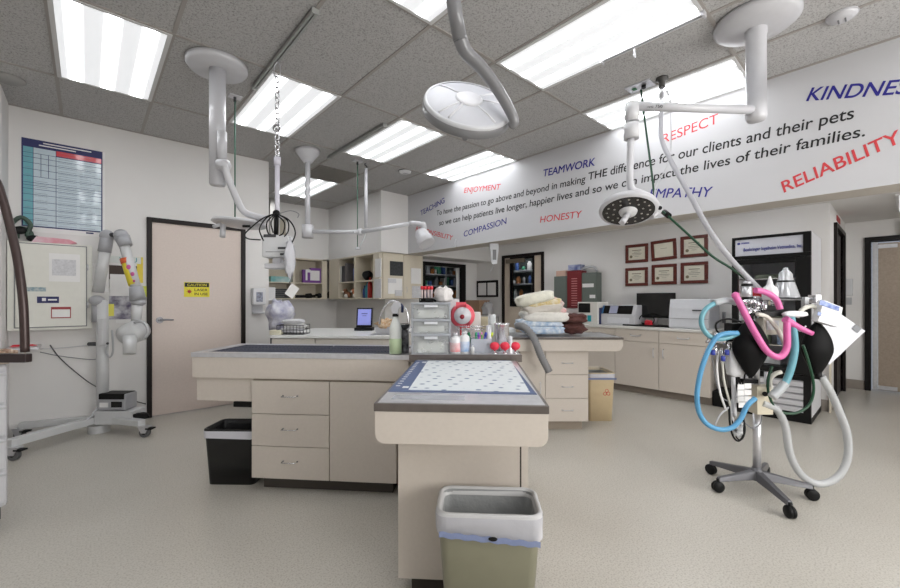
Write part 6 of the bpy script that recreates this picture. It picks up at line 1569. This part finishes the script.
hose('clear_sleeve', [(785, 383), (780, 389), (772, 397)], 4.0, clearh, -.15)
hose('clear_hose', [(762, 403), (770, 406), (778, 411), (785.5, 427), (790, 454), (802, 475.5), (820, 484), (838, 476.5), (847.5, 458), (847, 434), (839, 411), (830, 391), (821, 376)], 3.5, clearh, -.06, .012)
hose('green_hose', [(803, 345), (808, 360), (813, 380), (813, 395), (807, 407), (793, 413.5), (777, 410), (769, 395), (768, 380), (772, 366)], 1.25, green, -.07)
hose('cream_hose', [(757, 314), (767, 317), (776, 327), (784, 342), (785.5, 352)], 2.0, M('cream hose', (206, 204, 194), .4), -.12)
hose('cream_hose', [(797, 317), (803, 309), (812, 306), (816, 308)], 2.0, M('cream hose', (206, 204, 194), .4), -.08)
hose('cream_hose', [(771, 391), (770, 380), (775, 374), (781, 372)], 2.0, M('cream hose', (206, 204, 194), .4), -.06)
hose('thin_line', [(783, 316), (793, 324), (800, 331), (806, 326)], .7, white, -.1)
MB().blob(P(795, 314, d-.12), 24*k, .04, 6*k, 3, .12, 2.4).build('face_mask', plast, t)
MB().box(P(797, 307).x, P(801, 307).x, -.06, -.03, P(797, 307).z, P(797, 297).z).build('syringe', clearh, t)
hose('thin_line', [(783, 309), (777, 303), (772, 299)], .6, white, -.12)
# left instrument cluster
mb = MB()
for x, y, h_, r in ((711, 336, 7, 3.2), (718, 333, 8, 3), (724, 337, 7, 2.6), (729, 343, 14, 1.6), (715, 345, 10, 2.4), (722, 348, 14, 1.8)):
    mb.tube([P(x, y+h_, d-.05), P(x, y, d-.05)], r*k, 12)
mb.tube([P(706, 342, d-.05), P(738, 340, d-.05)], 1.6*k, 10).tube([P(710, 352, d-.03), P(742, 352, d-.03)], 1.2*k, 10)
mb.build('flow_meters', chrome, t)
MB().box(P(727, 336).x, P(741, 336).x, -.05, .03, P(727, 331).z, P(727, 323).z).build('black_bracket', black, t, bev=.003)
hose('black_line', [(741, 322), (730, 319), (722, 320), (716, 324), (717, 331), (722, 334)], .9, black, -.07)
MB().tube([P(724, 323, d-.02), P(724, 312, d-.02)], 1.6*k, 10).build('black_probe', dgrey, t)
for x, y in ((708, 351), (713, 352), (723, 358), (727, 352)): MB().tube([P(x, y+3, d-.08), P(x, y-2, d-.08)], 2*k, 12).build('blue_cap', M('blue cap', (58, 70, 160), .4), t)
MB().blob(P(735, 362, d-.04), 16*k, .08, 28*k, 5, .1, 4).build('white_canister', whitem, t)
MB().tube([P(733, 372, d-.05), P(734, 400, d-.05), P(735, 416, d-.05)], 1.8*k, 12, sm=3).build('white_tube', white, t)
for pts, m_, r in (([(718, 352), (717, 370), (720, 392), (726, 410)], paper, 1.0), ([(722, 356), (724, 380), (729, 400), (731, 408)], M('cream hose', (206, 204, 194), .4), 1.0), ([(712, 356), (716, 380), (722, 397), (730, 402)], midg, .5),
                   ([(729, 406), (730, 424), (733, 436), (738, 441), (743, 436), (744, 425), (742, 410)], black, .9), ([(732, 405), (733, 425), (737, 438), (742, 439), (745, 430), (743, 414)], black, .7), ([(738, 376), (741, 385), (744, 380), (745, 372)], black, .8),
                   ([(715, 425), (720, 415), (728, 408), (731, 406)], white, .8), ([(744, 422), (752, 428), (760, 424), (762, 415)], midg, .5), ([(735, 395), (731, 405), (733, 420), (739, 430)], white, 1.1)):
    hose('cable', pts, r, m_, -.04)
MB().blob(P(738, 428, d-.05), 9*k, .03, 16*k, 8, .3).build('cable_bundle', M('white black bundle', (206, 208, 210), .5, rgb2=(60, 62, 66), scale=40), t)
mb = MB()
for i, (x, y) in enumerate(((741, 387), (748, 386), (741, 393), (748, 392.5), (741, 399), (748, 399), (742, 405))):
    mb.cb(P(x, y, d-.09+i*.001), 6.4*k, .002, 5*k)
for i, (x, y) in enumerate(((741, 387), (748, 386), (741, 393), (748, 392.5), (741, 399), (748, 399), (742, 405))):
    pass
mb.build('label_cards', paper, t)
hose('black_line', [(737, 376), (733, 390), (731, 404)], 3.0, black, .03)
MB().box(P(742, 385).x, P(756, 385).x, -.02, .02, P(742, 383).z, P(742, 379).z).build('card_clip', black, t)
# papers and box hung on the stand
def flat(name, label, cat, pts, dd, m_, th=.006):
    q = D(pts[0][0], pts[0][1], d+dd); o = thing('x', label, cat, q, RZ); L_ = [L3(x, y, d+dd, o) for x, y in pts]; loc_ = o.location.copy(); bpy.data.objects.remove(o)
    ob = MB().prism([(p.x, p.z) for p in L_], -th/2, th/2, 'y').build(name, m_); ob.location = loc_; ob.rotation_euler = (0, 0, RZ); return tag(ob, label, cat)
flat('envelope', 'large white envelope with a grey patch hanging at the right of the stand', 'envelope', ((829, 306), (865, 331), (829, 365), (818, 340)), .02, M('white envelope', (208, 210, 216), .5, var=.06, scale=8), .004)
flat('address_patch', 'small grey printed patch on the large white envelope', 'label', ((852, 328.5), (856, 324.5), (861.5, 328.5), (857.5, 333)), .014, M('grey patch', (120, 122, 126), .6), .003)
bx = flat('glove_box', 'white box with blue top edge clipped to the right end of the stand rail', 'box', ((820.5, 300), (839, 307.5), (835, 327), (814.5, 321)), -.10, M('white glove box', (216, 217, 220), .45), .05)
o = flat('blue_flap', 'blue printed flap along the top of the clipped white box', 'label', ((820.5, 299.5), (839.5, 307), (838.5, 311), (819, 304.5)), -.127, M('blue print', (58, 86, 160), .45, rgb2=(160, 176, 210), scale=25), .004)
o = flat('blue_flap', 'small blue logo on the face of the clipped white box', 'label', ((818, 311.5), (821.5, 312.5), (820.8, 316), (817.2, 315)), -.127, M('blue print', (58, 86, 160), .45, rgb2=(160, 176, 210), scale=25), .003)

a_, b_ = gv(268, 287, 5.9), gv(275.5, 301, 5.9)
o = MB().box(1.731, b_.x, 5.9, 6.0, b_.z, a_.z).build('towel_dispenser', M('dispenser white', (214, 214, 216), .4), None, .006); tag(o, 'plain white box on the alcove side wall just past the wall end', 'dispenser')
for x, y, x2, y2, m_, lb in ((388, 278.5, 396, 283, paperg, 'small grey note beside the dark photo on the wall cabinet'), (395, 290, 402, 296, paperg, 'small grey slip overlapping the white cabinet sheet')):
    a, b = gv(x, y, 5.634), gv(x2, y2, 5.634)
    tag(MB().box(a.x, b.x, 5.6300, 5.6355, b.z, a.z).build('taped_paper', m_), lb, 'paper')
